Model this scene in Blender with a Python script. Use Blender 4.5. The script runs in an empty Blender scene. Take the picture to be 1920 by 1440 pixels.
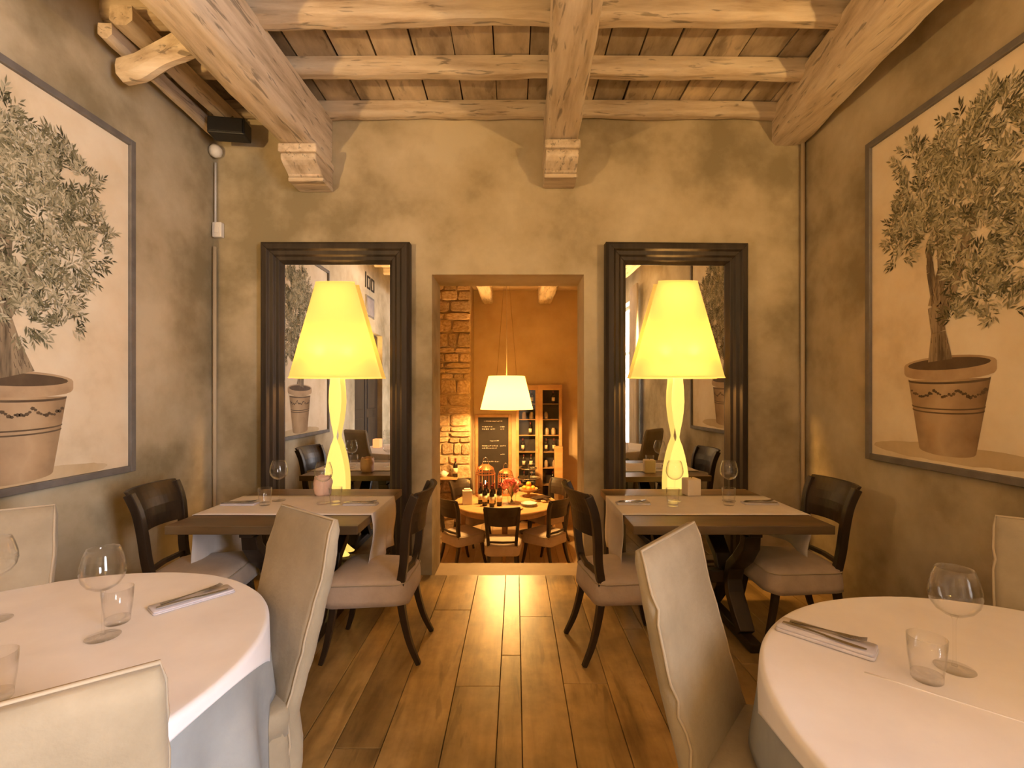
import bpy, math, random
from mathutils import Vector, noise as mnoise
R = math.radians
rng = random.Random(7)
scene = bpy.context.scene
COL = scene.collection

# ------------------------------------------------------------------ camera
EYE = 1.5                     # eye height
F = 880.0                     # focal length in pixels of the 1920 wide frame
cam_data = bpy.data.cameras.new('camera')
cam_data.sensor_width = 36.0
cam_data.lens = 36.0 * F / 1920.0
cam_data.shift_x = -7.0 / 1920.0
cam_data.shift_y = 20.0 / 1920.0
cam_data.clip_start = 0.02
cam = bpy.data.objects.new('camera', cam_data)
cam.location = (0, 0, EYE)
cam.rotation_euler = (R(90), 0, 0)
COL.objects.link(cam)
scene.camera = cam

# ------------------------------------------------------------------ world, daylight, exposure
world = bpy.data.worlds.new('world'); scene.world = world
world.use_nodes = True
bgn = world.node_tree.nodes['Background']
bgn.inputs['Color'].default_value = (0.75, 0.85, 1.0, 1)
bgn.inputs['Strength'].default_value = 1.0
scene.view_settings.view_transform = 'Standard'
scene.view_settings.look = 'None'
scene.view_settings.gamma = 1.0
scene.view_settings.use_curve_mapping = False
scene.view_settings.exposure = 0.80
scene.cycles.max_bounces = 7
scene.cycles.diffuse_bounces = 4
scene.cycles.glossy_bounces = 4
scene.cycles.transmission_bounces = 4
scene.cycles.transparent_max_bounces = 12
scene.cycles.caustics_reflective = False
scene.cycles.caustics_refractive = False
scene.cycles.adaptive_threshold = 0.03

def area_light(name, loc, rot, sx, sy, power, color):
    l = bpy.data.lights.new(name, 'AREA'); l.shape = 'RECTANGLE'; l.size = sx; l.size_y = sy
    l.energy = power; l.color = color
    o = bpy.data.objects.new(name, l); o.location = loc; o.rotation_euler = rot; COL.objects.link(o)
    return o
def point_light(name, loc, power, color, radius=0.05):
    l = bpy.data.lights.new(name, 'POINT'); l.energy = power; l.color = color; l.shadow_soft_size = radius
    o = bpy.data.objects.new(name, l); o.location = loc; COL.objects.link(o)
    return o
WARM = (1.0, 0.55, 0.17)
# daylight falling in through the tall window in the right wall, behind the camera
area_light('window_daylight', (2.95, -1.25, 1.85), (0, R(90), 0), 2.7, 1.5, 370, (0.88, 0.89, 1.0))

# room
XL, XR, YB, YR = -2.516, 2.40, 3.905, -2.8
ZC = 3.89
DX0, DX1, DZ = -0.697, 0.568, 2.5      # doorway
WT = 0.42
ZF = -0.83                             # floor of the lower room

# ------------------------------------------------------------------ materials
MATS = {}
def nt(name):
    m = bpy.data.materials.new(name); m.use_nodes = True
    n = m.node_tree.nodes; n.clear()
    out = n.new('ShaderNodeOutputMaterial')
    return m, n, m.node_tree.links, out
def mat(name, c1, c2=None, scale=4.0, stretch=(1, 1, 1), rough=0.6, bump=0.0, bump_dist=0.01, rnd=0.0,
        metallic=0.0, spec=0.4, detail=6.0, fine=0.0, c3=None, sheen=0.0, contrast=(0.3, 0.7), offset=True, cracks=0.0, blotch=0.0):
    if name in MATS: return MATS[name]
    m, n, L, out = nt(name)
    b = n.new('ShaderNodeBsdfPrincipled'); L.new(b.outputs[0], out.inputs[0])
    b.inputs['Roughness'].default_value = rough; b.inputs['Metallic'].default_value = metallic
    b.inputs['Specular IOR Level'].default_value = spec
    if sheen: b.inputs['Sheen Weight'].default_value = sheen
    tc = n.new('ShaderNodeTexCoord'); mp = n.new('ShaderNodeMapping')
    mp.inputs['Scale'].default_value = stretch
    oi = n.new('ShaderNodeObjectInfo')
    L.new(tc.outputs['Object'], mp.inputs['Vector'])
    vec = mp.outputs[0]
    if offset:
        ad = n.new('ShaderNodeVectorMath'); ad.operation = 'ADD'
        ml = n.new('ShaderNodeMath'); ml.operation = 'MULTIPLY'; ml.inputs[1].default_value = 37.0
        L.new(oi.outputs['Random'], ml.inputs[0]); L.new(vec, ad.inputs[0]); L.new(ml.outputs[0], ad.inputs[1])
        vec = ad.outputs[0]
    no = n.new('ShaderNodeTexNoise'); no.inputs['Scale'].default_value = scale; no.inputs['Detail'].default_value = detail
    no.inputs['Roughness'].default_value = 0.6
    L.new(vec, no.inputs['Vector'])
    rp = n.new('ShaderNodeValToRGB')
    rp.color_ramp.elements[0].position = contrast[0]; rp.color_ramp.elements[1].position = contrast[1]
    c2 = c2 or c1
    rp.color_ramp.elements[0].color = (*c1, 1); rp.color_ramp.elements[1].color = (*c2, 1)
    if c3:
        e = rp.color_ramp.elements.new(0.5 * (contrast[0] + contrast[1])); e.color = (*c3, 1)
    L.new(no.outputs['Fac'], rp.inputs[0])
    colr = rp.outputs[0]
    if cracks:
        n2 = n.new('ShaderNodeTexNoise'); n2.inputs['Scale'].default_value = scale * 2.3; n2.inputs['Detail'].default_value = 4
        n2.inputs['Distortion'].default_value = 0.6
        L.new(vec, n2.inputs['Vector'])
        r2 = n.new('ShaderNodeValToRGB'); r2.color_ramp.elements[0].position = 0.335; r2.color_ramp.elements[1].position = 0.40
        r2.color_ramp.elements[0].color = (1 - cracks,) * 3 + (1,); r2.color_ramp.elements[1].color = (1, 1, 1, 1)
        L.new(n2.outputs['Fac'], r2.inputs[0])
        mx = n.new('ShaderNodeMixRGB'); mx.blend_type = 'MULTIPLY'; mx.inputs[0].default_value = 1
        L.new(colr, mx.inputs[1]); L.new(r2.outputs[0], mx.inputs[2]); colr = mx.outputs[0]
    if blotch:
        nb_ = n.new('ShaderNodeTexNoise'); nb_.inputs['Scale'].default_value = 2.3; nb_.inputs['Detail'].default_value = 5; nb_.inputs['Roughness'].default_value = 0.65
        L.new(tc.outputs['Object'], nb_.inputs['Vector'])
        rb_ = n.new('ShaderNodeValToRGB'); rb_.color_ramp.elements[0].position = 0.34; rb_.color_ramp.elements[1].position = 0.62
        rb_.color_ramp.elements[0].color = (1 - blotch,) * 3 + (1,); rb_.color_ramp.elements[1].color = (1, 1, 1, 1)
        L.new(nb_.outputs['Fac'], rb_.inputs[0])
        mb_ = n.new('ShaderNodeMixRGB'); mb_.blend_type = 'MULTIPLY'; mb_.inputs[0].default_value = 1
        L.new(colr, mb_.inputs[1]); L.new(rb_.outputs[0], mb_.inputs[2]); colr = mb_.outputs[0]
    if rnd:
        hs = n.new('ShaderNodeHueSaturation')
        mr = n.new('ShaderNodeMapRange'); mr.inputs['To Min'].default_value = 1 - rnd; mr.inputs['To Max'].default_value = 1 + rnd
        L.new(oi.outputs['Random'], mr.inputs['Value']); L.new(mr.outputs[0], hs.inputs['Value'])
        L.new(colr, hs.inputs['Color']); colr = hs.outputs[0]
    L.new(colr, b.inputs['Base Color'])
    if bump:
        bp = n.new('ShaderNodeBump'); bp.inputs['Strength'].default_value = bump; bp.inputs['Distance'].default_value = bump_dist
        if fine:
            n3 = n.new('ShaderNodeTexNoise'); n3.inputs['Scale'].default_value = fine; n3.inputs['Detail'].default_value = 3
            L.new(vec, n3.inputs['Vector']); L.new(n3.outputs['Fac'], bp.inputs['Height'])
        else:
            L.new(no.outputs['Fac'], bp.inputs['Height'])
        L.new(bp.outputs[0], b.inputs['Normal'])
    MATS[name] = m
    return m
def glass_mat(name, tint=(1, 1, 1), ior=1.45, gloss=0.035, edge=0.8):
    m, n, L, out = nt(name)
    tr = n.new('ShaderNodeBsdfTransparent'); tr.inputs[0].default_value = (*tint, 1)
    gl = n.new('ShaderNodeBsdfGlossy'); gl.inputs['Roughness'].default_value = 0.03
    lw = n.new('ShaderNodeLayerWeight'); lw.inputs['Blend'].default_value = 0.5
    pw = n.new('ShaderNodeMath'); pw.operation = 'POWER'; pw.inputs[1].default_value = 3.2
    mr = n.new('ShaderNodeMapRange'); mr.inputs['To Min'].default_value = gloss; mr.inputs['To Max'].default_value = edge
    L.new(lw.outputs['Facing'], pw.inputs[0])
    mx = n.new('ShaderNodeMixShader')
    L.new(pw.outputs[0], mr.inputs['Value'])
    L.new(mr.outputs[0], mx.inputs[0]); L.new(tr.outputs[0], mx.inputs[1]); L.new(gl.outputs[0], mx.inputs[2])
    L.new(mx.outputs[0], out.inputs[0])
    return m
def glow_mat(name, col, strength, trans=None):
    m, n, L, out = nt(name)
    em = n.new('ShaderNodeEmission'); em.inputs[0].default_value = (*col, 1); em.inputs[1].default_value = strength
    if trans:
        tl = n.new('ShaderNodeBsdfTranslucent'); tl.inputs[0].default_value = (*trans, 1)
        df = n.new('ShaderNodeBsdfDiffuse'); df.inputs[0].default_value = (*trans, 1)
        mx = n.new('ShaderNodeMixShader'); mx.inputs[0].default_value = 0.5
        L.new(tl.outputs[0], mx.inputs[1]); L.new(df.outputs[0], mx.inputs[2])
        ad = n.new('ShaderNodeAddShader'); L.new(mx.outputs[0], ad.inputs[0]); L.new(em.outputs[0], ad.inputs[1])
        L.new(ad.outputs[0], out.inputs[0])
    else:
        L.new(em.outputs[0], out.inputs[0])
    return m

M = {}
M['plaster'] = mat('plaster', (0.275, 0.222, 0.125), (0.60, 0.515, 0.355), scale=1.1, rough=0.8, bump=0.12, bump_dist=0.02, detail=9, c3=(0.465, 0.385, 0.245), offset=False, fine=9, contrast=(0.36, 0.64))
M['plaster_dark'] = mat('plaster_dark', (0.46, 0.33, 0.20), (0.60, 0.46, 0.30), scale=1.6, rough=0.8, bump=0.1, bump_dist=0.02, offset=False, fine=9)
M['beam'] = mat('bleached_beam_wood', (0.42, 0.32, 0.21), (0.76, 0.65, 0.51), scale=15, stretch=(1, 0.12, 1), rough=0.75, bump=0.6, bump_dist=0.012, c3=(0.64, 0.52, 0.38), cracks=0.5, rnd=0.08)
M['joist'] = mat('bleached_joist_wood', (0.42, 0.31, 0.20), (0.76, 0.65, 0.50), scale=15, stretch=(0.12, 1, 1), rough=0.75, bump=0.6, bump_dist=0.012, c3=(0.64, 0.52, 0.37), cracks=0.5, rnd=0.08)
M['ceil_plank'] = mat('ceiling_board_wood', (0.26, 0.20, 0.13), (0.64, 0.53, 0.39), scale=6, stretch=(1, 0.35, 1), rough=0.8, bump=0.4, bump_dist=0.01, c3=(0.46, 0.37, 0.26), rnd=0.28, cracks=0.3)
M['floor_plank'] = mat('oak_floor_wood', (0.24, 0.14, 0.045), (0.62, 0.41, 0.17), scale=4.5, stretch=(1.6, 0.22, 1), rough=0.36, bump=0.12, bump_dist=0.004, c3=(0.47, 0.30, 0.105), rnd=0.2, cracks=0.25, blotch=0.45)
M['subfloor'] = mat('subfloor_dark', (0.05, 0.03, 0.015), rough=0.9)
M['dark_wood'] = mat('dark_stained_wood', (0.018, 0.011, 0.006), (0.05, 0.032, 0.019), scale=9, stretch=(1, 1, 0.2), rough=0.38, bump=0.08, bump_dist=0.004)
M['frame_wood'] = mat('mirror_frame_wood', (0.016, 0.011, 0.007), (0.055, 0.038, 0.024), scale=10, stretch=(1, 1, 0.12), rough=0.52, bump=0.25, bump_dist=0.006)
M['table_wood'] = mat('table_oak', (0.06, 0.038, 0.018), (0.17, 0.11, 0.052), scale=7, stretch=(0.2, 1.5, 1), rough=0.4, bump=0.15, bump_dist=0.004)
M['linen'] = mat('beige_linen', (0.27, 0.22, 0.145), (0.38, 0.315, 0.215), scale=5, rough=0.85, bump=0.25, bump_dist=0.006, sheen=0.15, fine=60)
M['linen_seat'] = mat('seat_linen', (0.40, 0.31, 0.235), (0.54, 0.43, 0.335), scale=5, rough=0.85, bump=0.25, bump_dist=0.006, sheen=0.15, fine=60)
M['piping'] = mat('linen_piping', (0.42, 0.34, 0.235), rough=0.8)
M['white_cloth'] = mat('white_linen', (0.72, 0.68, 0.68), (0.82, 0.79, 0.79), scale=3, rough=0.8, bump=0.15, bump_dist=0.006, sheen=0.1, fine=14)
M['grey_cloth'] = mat('grey_linen', (0.24, 0.25, 0.25), (0.34, 0.35, 0.34), scale=4, rough=0.9, bump=0.2, bump_dist=0.004, fine=40)
M['runner'] = mat('runner_linen', (0.66, 0.60, 0.56), (0.76, 0.71, 0.67), scale=4, rough=0.85, bump=0.2, bump_dist=0.003, fine=50)
M['napkin'] = mat('napkin_cloth', (0.50, 0.47, 0.52), (0.66, 0.62, 0.64), scale=8, rough=0.85, bump=0.3, bump_dist=0.003)
M['napkin_dark'] = mat('dark_grey_sheet', (0.22, 0.19, 0.18), (0.32, 0.28, 0.26), scale=8, rough=0.85)  # dark grey tone for the sheet of the framed print
M['steel'] = mat('cutlery_steel', (0.55, 0.52, 0.48), rough=0.2, metallic=1.0)
M['canvas'] = mat('painted_canvas', (0.62, 0.49, 0.30), (0.86, 0.75, 0.56), scale=2.2, rough=0.75, bump=0.1, bump_dist=0.004, c3=(0.78, 0.65, 0.45), detail=8)
M['pic_frame'] = mat('grey_picture_frame', (0.13, 0.115, 0.10), (0.20, 0.18, 0.16), scale=9, rough=0.6)
M['black'] = mat('black_plastic', (0.012, 0.012, 0.012), rough=0.5)
M['white_plastic'] = mat('white_plastic', (0.75, 0.72, 0.66), rough=0.4)
M['conduit'] = mat('painted_conduit', (0.58, 0.47, 0.31), rough=0.5)
M['glass'] = glass_mat('clear_glass')
M['shade'] = glow_mat('lamp_shade_paper', (1.0, 0.60, 0.13), 0.40, (0.70, 0.56, 0.27))
M['lamp_body'] = glow_mat('lit_lamp_resin', (1.0, 0.66, 0.16), 0.62, (0.5, 0.4, 0.2))
M['pendant_shade'] = glow_mat('pendant_shade_paper', (1.0, 0.62, 0.16), 0.35, (0.92, 0.80, 0.5))
M['bulb'] = glow_mat('bulb_glow', (1.0, 0.75, 0.35), 6.0)
M['flame'] = glow_mat('flame_glow', (1.0, 0.62, 0.2), 9.0)
def mirror_material():
    m, n, L, out = nt('mirror_glass')
    g = n.new('ShaderNodeBsdfGlossy'); g.inputs['Roughness'].default_value = 0.0; g.inputs[0].default_value = (0.80, 0.78, 0.74, 1)
    L.new(g.outputs[0], out.inputs[0]); return m
M['mirror'] = mirror_material()

# ------------------------------------------------------------------ mesh helpers
class MB:
    def __init__(s): s.v = []; s.f = []
    def add(s, verts, faces):
        k = len(s.v); s.v += [tuple(p) for p in verts]; s.f += [tuple(i + k for i in f) for f in faces]; return s
    def box(s, x0, x1, y0, y1, z0, z1):
        return s.add([(x0, y0, z0), (x1, y0, z0), (x1, y1, z0), (x0, y1, z0), (x0, y0, z1), (x1, y0, z1), (x1, y1, z1), (x0, y1, z1)],
                     [(0, 3, 2, 1), (4, 5, 6, 7), (0, 1, 5, 4), (1, 2, 6, 5), (2, 3, 7, 6), (3, 0, 4, 7)])
    def loft(s, rings, cap0=True, cap1=True, closed=True):
        n = len(rings[0]); vs = [p for r in rings for p in r]; fs = []
        for i in range(len(rings) - 1):
            for j in range(n if closed else n - 1):
                a = i * n + j; b = i * n + (j + 1) % n
                fs.append((a, b, b + n, a + n))
        if cap0: fs.append(tuple(reversed(range(n))))
        if cap1: fs.append(tuple(range((len(rings) - 1) * n, len(rings) * n)))
        return s.add(vs, fs)
    def lathe(s, prof, n=24, c=(0, 0, 0), sx=1.0, sy=1.0, cap0=True, cap1=True):
        rings = [[(c[0] + r * sx * math.cos(2 * math.pi * k / n), c[1] + r * sy * math.sin(2 * math.pi * k / n), c[2] + z) for k in range(n)] for r, z in prof]
        return s.loft(rings, cap0, cap1)
    def tube(s, pts, rad, n=8, cap=True, square=False, up=(0, 0, 1)):
        pts = [Vector(p) for p in pts]
        if not isinstance(rad, (list, tuple)): rad = [rad] * len(pts)
        rings = []
        for i, p in enumerate(pts):
            t = (pts[min(i + 1, len(pts) - 1)] - pts[max(i - 1, 0)]).normalized()
            u = Vector(up)
            if abs(t.dot(u)) > 0.95: u = Vector((0, 1, 0)) if abs(t.y) < 0.9 else Vector((1, 0, 0))
            a = t.cross(u).normalized(); b = a.cross(t).normalized()
            r = rad[i]; rx, ry = r if isinstance(r, (list, tuple)) else (r, r)
            if square:
                rings.append([tuple(p + a * rx * q[0] + b * ry * q[1]) for q in ((1, -1), (1, 1), (-1, 1), (-1, -1))])
            else:
                rings.append([tuple(p + a * rx * math.cos(2 * math.pi * k / n) + b * ry * math.sin(2 * math.pi * k / n)) for k in range(n)])
        return s.loft(rings, cap, cap)
    def mesh(s, name, material, smooth=False):
        me = bpy.data.meshes.new(name); me.from_pydata(s.v, [], s.f); me.update()
        if material: me.materials.append(material)
        import bmesh
        bm = bmesh.new(); bm.from_mesh(me); bmesh.ops.recalc_face_normals(bm, faces=bm.faces); bm.to_mesh(me); bm.free()
        if smooth:
            for p in me.polygons: p.use_smooth = True
        return me
    def build(s, name, material, parent=None, smooth=False, bevel=0.0, subsurf=0, solid=0.0, seg=2):
        return link(name, s.mesh(name, material, smooth), parent, bevel, subsurf, solid, seg)
def link(name, me, parent=None, bevel=0.0, subsurf=0, solid=0.0, seg=2):
    o = bpy.data.objects.new(name, me); COL.objects.link(o)
    if parent is not None: o.parent = parent
    if solid:
        md = o.modifiers.new('solid', 'SOLIDIFY'); md.thickness = solid; md.offset = 0
    if bevel:
        md = o.modifiers.new('bevel', 'BEVEL'); md.width = bevel; md.segments = seg; md.limit_method = 'ANGLE'
    if subsurf:
        md = o.modifiers.new('sub', 'SUBSURF'); md.levels = subsurf; md.render_levels = subsurf
    return o
def tag(o, label=None, cat=None, group=None, kind=None):
    if label: o['label'] = label
    if cat: o['category'] = cat
    if group: o['group'] = group
    if kind: o['kind'] = kind
    return o
def thing(name, label, cat, loc=(0, 0, 0), rz=0.0, group=None):
    o = bpy.data.objects.new(name, None); o.empty_display_size = 0.1
    o.location = loc; o.rotation_euler = (0, 0, rz); COL.objects.link(o)
    return tag(o, label, cat, group)
def children(o): return [c for c in bpy.data.objects if c.parent == o]
def copy_tree(o, label=None, loc=None, rz=None, parent=None):
    c = o.copy(); COL.objects.link(c)
    if parent is not None: c.parent = parent
    for ch in children(o): copy_tree(ch, parent=c)
    if label: c['label'] = label
    if loc is not None: c.location = loc
    if rz is not None: c.rotation_euler = (0, 0, rz)
    return c
def struct(o): o['kind'] = 'structure'; return o
def rrect(w, d, r, k=3, cx=0.0, cy=0.0):
    pts = []
    for (sx, sy, a0) in ((1, 1, 0), (-1, 1, 90), (-1, -1, 180), (1, -1, 270)):
        for i in range(k + 1):
            a = R(a0 + 90.0 * i / k)
            pts.append((cx + sx * (w / 2 - r) + r * math.cos(a), cy + sy * (d / 2 - r) + r * math.sin(a)))
    return pts
def nz(p, s=1.0, seed=0.0):
    return mnoise.noise(Vector((p[0] * s + seed, p[1] * s - seed * 1.7, p[2] * s + seed * 0.6)))

# ------------------------------------------------------------------ the room: walls
def wall(name, boxes, material):
    m = MB()
    for b in boxes: m.box(*b)
    return struct(m.build(name, material))
wall('wall_back', [(XL - 0.3, DX0, YB, YB + WT, ZF - 0.1, 4.1), (DX1, XR + 0.3, YB, YB + WT, ZF - 0.1, 4.1), (DX0, DX1, YB, YB + WT, DZ, 4.1)], M['plaster'])
DLY0, DLY1, DLZ = -1.1, 0.42, 2.6       # dark door in the left wall, seen only in the mirror
wall('wall_left', [(XL - 0.3, XL, DLY1, YB, -0.2, 4.1), (XL - 0.3, XL, YR - 0.3, DLY0, -0.2, 4.1), (XL - 0.3, XL, DLY0, DLY1, DLZ, 4.1)], M['plaster'])
WY0, WY1, WZ0, WZ1 = -1.95, -0.55, 0.45, 3.25
wall('wall_right', [(XR, XR + 0.35, WY1, YB, -0.2, 4.1), (XR, XR + 0.35, YR - 0.3, WY0, -0.2, 4.1), (XR, XR + 0.35, WY0, WY1, -0.2, WZ0), (XR, XR + 0.35, WY0, WY1, WZ1, 4.1)], M['plaster'])
wall('wall_rear', [(XL - 0.3, XR + 0.35, YR - 0.3, YR, -0.2, 4.1)], M['plaster'])

# door leaf in the left wall (reflected in the mirror)
d1 = thing('door_1', None, None, (XL, 0, 0)); d1['kind'] = 'structure'
for i, (a, b) in enumerate(((DLY0, -0.36), (-0.34, DLY1))):
    lf = MB().box(-0.14, -0.09, a + 0.01, b - 0.01, 0.0, DLZ - 0.02).build('door_leaf', M['dark_wood'], d1, bevel=0.004)
    for z0, z1 in ((0.2, 1.1), (1.25, 2.4)):
        MB().box(-0.095, -0.08, a + 0.12, b - 0.12, z0, z1).build('door_panel', M['dark_wood'], lf, bevel=0.006)
# window in the right wall, behind the camera (reflected)
w1 = thing('window_1', None, None, (XR, 0, 0)); w1['kind'] = 'structure'
fm = MB(); t = 0.06
fm.box(0.16, 0.24, WY0, WY0 + t, WZ0, WZ1).box(0.16, 0.24, WY1 - t, WY1, WZ0, WZ1).box(0.16, 0.24, WY0 + t, WY1 - t, WZ0, WZ0 + t).box(0.16, 0.24, WY0 + t, WY1 - t, WZ1 - t, WZ1)
ym = 0.5 * (WY0 + WY1); fm.box(0.16, 0.24, ym - 0.04, ym + 0.04, WZ0 + t, WZ1 - t).box(0.165, 0.235, WY0 + t, WY1 - t, 2.3, 2.36)
fm.build('window_frame', M['white_plastic'], w1)
for (a, b) in ((WY0 + t, ym - 0.04), (ym + 0.04, WY1 - t)):
    for (c, d) in ((WZ0 + t, 2.3), (2.36, WZ1 - t)):
        MB().box(0.197, 0.203, a, b, c, d).build('pane', M['glass'], w1)
M['curtain'] = mat('white_curtain', (0.60, 0.54, 0.48), (0.72, 0.66, 0.6), scale=3, rough=0.9)
def curtain(y0, y1, label):
    m = MB(); n = 60
    rings = []
    for z in (0.05, 1.7, 3.4):
        rings.append([(XR - 0.10 + 0.035 * math.sin(j * 0.95) * (1 if z < 3 else 0.7), y0 + (y1 - y0) * j / n, z) for j in range(n + 1)])
    m.loft(rings, False, False, closed=False)
    tag(m.build('window_curtain', M['curtain'], smooth=True, solid=0.004), label, 'curtain', 'window curtains')
curtain(-0.62, -0.22, 'pale curtain beside tall window, mirrored nearer the right-hand olive picture')
curtain(-2.28, -1.88, 'pale curtain at the far side of tall window, seen mirrored')

# ------------------------------------------------------------------ floor: separate oak planks
fl = struct(MB().box(XL - 0.2, XR + 0.2, YR - 0.2, YB, -0.12, -0.021).build('floor', M['subfloor']))
edges = [-0.30, -0.195, 0.025, 0.255]
edges = [-2.516]
widths = [0.21, 0.16, 0.22, 0.23, 0.14, 0.22, 0.2, 0.23, 0.15, 0.20, 0.26, 0.23, 0.11, 0.22, 0.23, 0.21, 0.13, 0.24, 0.2, 0.22, 0.15, 0.23, 0.21, 0.2]
# so that joints fall at about x = -0.30, -0.19, 0.03, 0.26
while edges[-1] < XR - 0.02:
    edges.append(min(XR, edges[-1] + widths[(len(edges) - 1) % len(widths)]))
shift = min((e for e in edges), key=lambda e: abs(e - 0.03)) - 0.028
edges = [XL] + [e - shift for e in edges[1:-1] if XL + 0.05 < e - shift < XR - 0.03] + [XR]
for i in range(len(edges) - 1):
    a, b = edges[i], edges[i + 1]
    y = YR - rng.random() * 1.2
    while y < YB:
        y2 = y + rng.uniform(1.5, 2.6)
        if YB - y2 < 0.5: y2 = YB
        ya, yb = max(y, YR), min(y2, YB)
        if yb > ya:
            dz = rng.uniform(-0.0015, 0.0)
            o = MB().box(a + 0.0016, b - 0.0016, ya + 0.0016, yb - 0.0016, -0.02, dz).build('floor_plank', M['floor_plank'], fl, bevel=0.002, seg=1)
        y = y2
# threshold of the doorway, a low step down, and the stairs beyond it
M['threshold'] = mat('threshold_stone', (0.42, 0.29, 0.15), (0.52, 0.38, 0.22), scale=3, rough=0.6, bump=0.1)
struct(MB().box(DX0, DX1, YB, YB + WT, -0.2, -0.05).build('trim_1', M['threshold'], bevel=0.004))
st = thing('stair_flight', 'short stone stair down from doorway threshold to the lower room', 'stairs', (0, YB + WT, 0))
for i in range(4):
    MB().box(DX0 - 0.1, DX1 + 0.1, 0.01 + 0.2 * i, 0.01 + 0.2 * (i + 1), ZF, -0.2 - 0.155 * i).build('step', M['threshold'], st, bevel=0.004)

# ------------------------------------------------------------------ ceiling boards, joists, beams
ce = struct(MB().box(XL - 0.2, XR + 0.2, YR - 0.2, YB + 0.2, ZC + 0.035, ZC + 0.12).build('ceiling', M['subfloor']))
x = XL
cuts = [YR, -0.9, 1.1, 2.88, YB]
while x < XR - 0.02:
    w = rng.uniform(0.22, 0.29)
    x2 = min(XR, x + w)
    sk = rng.uniform(-0.012, 0.012)
    for k in range(len(cuts) - 1):
        g = rng.choice((0.004, 0.005, 0.008)); z0 = ZC + rng.uniform(0, 0.01)
        m = MB().box(x + g, x2 - g, cuts[k] + 0.003, cuts[k + 1] - 0.003, z0, z0 + 0.022)
        if k < 3 or True:
            m.v = [(p[0] + (sk if p[1] > cuts[k] + 0.1 else -sk) * 0.5, p[1], p[2]) for p in m.v]
        m.build('ceiling_board', M['ceil_plank'], ce)
    x = x2

def log_beam(name, pts, w, h, material, seed, rough=0.012, ch=0.03, step=0.09, parent=None):
    """A hewn beam along a polyline: pts give the centre of its underside."""
    P = [Vector(p) for p in pts]
    out = []
    for i in range(len(P) - 1):
        n = max(2, int((P[i + 1] - P[i]).length / step))
        for k in range(n): out.append(P[i].lerp(P[i + 1], k / n))
    out.append(P[-1])
    rings = []
    for i, p in enumerate(out):
        t = (out[min(i + 1, len(out) - 1)] - out[max(i - 1, 0)]); t.z = 0; t.normalize()
        s = Vector((t.y, -t.x, 0))
        ring = []
        for (u, v) in ((-1, 1), (-1, .66), (-1, .33), (-1 + 0.0, ch / h), (-1 + 2 * ch / w, 0), (-.33, 0), (.33, 0), (1 - 2 * ch / w, 0), (1, ch / h), (1, .33), (1, .66), (1, 1)):
            q = p + s * (u * w / 2) + Vector((0, 0, v * h))
            d = nz(q, 5.0, seed) * rough + nz(q, 1.7, seed + 9) * rough * 1.3
            if v < 0.98:
                q = q + s * d * (1 if u > 0 else -1) * (0.7 if abs(u) > 0.9 else 0) + Vector((0, 0, -d * (1 if v < 0.4 else 0.0)))
            ring.append(tuple(q))
        rings.append(ring)
    o = MB().loft(rings).build(name, material, parent, smooth=True)
    md = o.modifiers.new('es', 'EDGE_SPLIT'); md.split_angle = R(50)
    return o
JZ = 3.78
tag(log_beam('ceiling_beam', [(0.355, YB, 3.44), (0.36, 3.55, 3.44), (0.311, 2.31, 3.445), (0.22, 0, 3.44), (0.2, YR, 3.44)], 0.25, JZ - 3.44, M['beam'], 1.0), 'bleached hewn main beam running down the middle of the ceiling', 'beam', 'main ceiling beams')
tag(log_beam('ceiling_beam', [(-1.655, YB, 3.41), (-1.675, 3.55, 3.41), (-1.712, 2.27, 3.41), (-1.78, 0, 3.41), (-1.8, YR, 3.41)], 0.27, JZ - 3.41, M['beam'], 4.0), 'bleached hewn main beam with a crack, left of the ceiling middle', 'beam', 'main ceiling beams')
tag(log_beam('ceiling_beam', [(2.27, YB, 3.575), (2.05, 2.38, 3.50), (1.98, 0, 3.47), (1.98, YR, 3.47)], 0.28, JZ - 3.49, M['beam'], 8.0), 'bleached main beam running beside the top of the right wall', 'beam', 'main ceiling beams')
jl = ['pale joist lying on top of the back wall', 'pale joist second from the back wall', 'pale joist third from the back wall, nearest in view']
for i, yy in enumerate((3.855, 3.36, 2.885, 2.40, 1.92, 1.44, 0.96, 0.48, 0.0, -0.6, -1.2, -1.8, -2.4)):
    o = log_beam('ceiling_joist', [(XL, yy + rng.uniform(-.02, .02), JZ + 0.0), (-1.5, yy + rng.uniform(-.012, .012), JZ - 0.005), (0, yy, JZ + rng.uniform(-.01, .01)), (1.3, yy + rng.uniform(-.015, .015), JZ - 0.006), (XR, yy + 0.02, JZ - 0.012)],
                 0.098 if i == 0 else 0.115, ZC - JZ + 0.005, M['joist'], 20.0 + i * 3, rough=0.013, ch=0.028, step=0.12)
    tag(o, jl[i] if i < 3 else 'pale ceiling joist, %s one counted from the back wall' % ['fourth', 'fifth', 'sixth', 'seventh', 'eighth', 'ninth', 'tenth', 'eleventh', 'twelfth', 'thirteenth'][i - 3], 'joist', 'ceiling joists')
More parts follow.
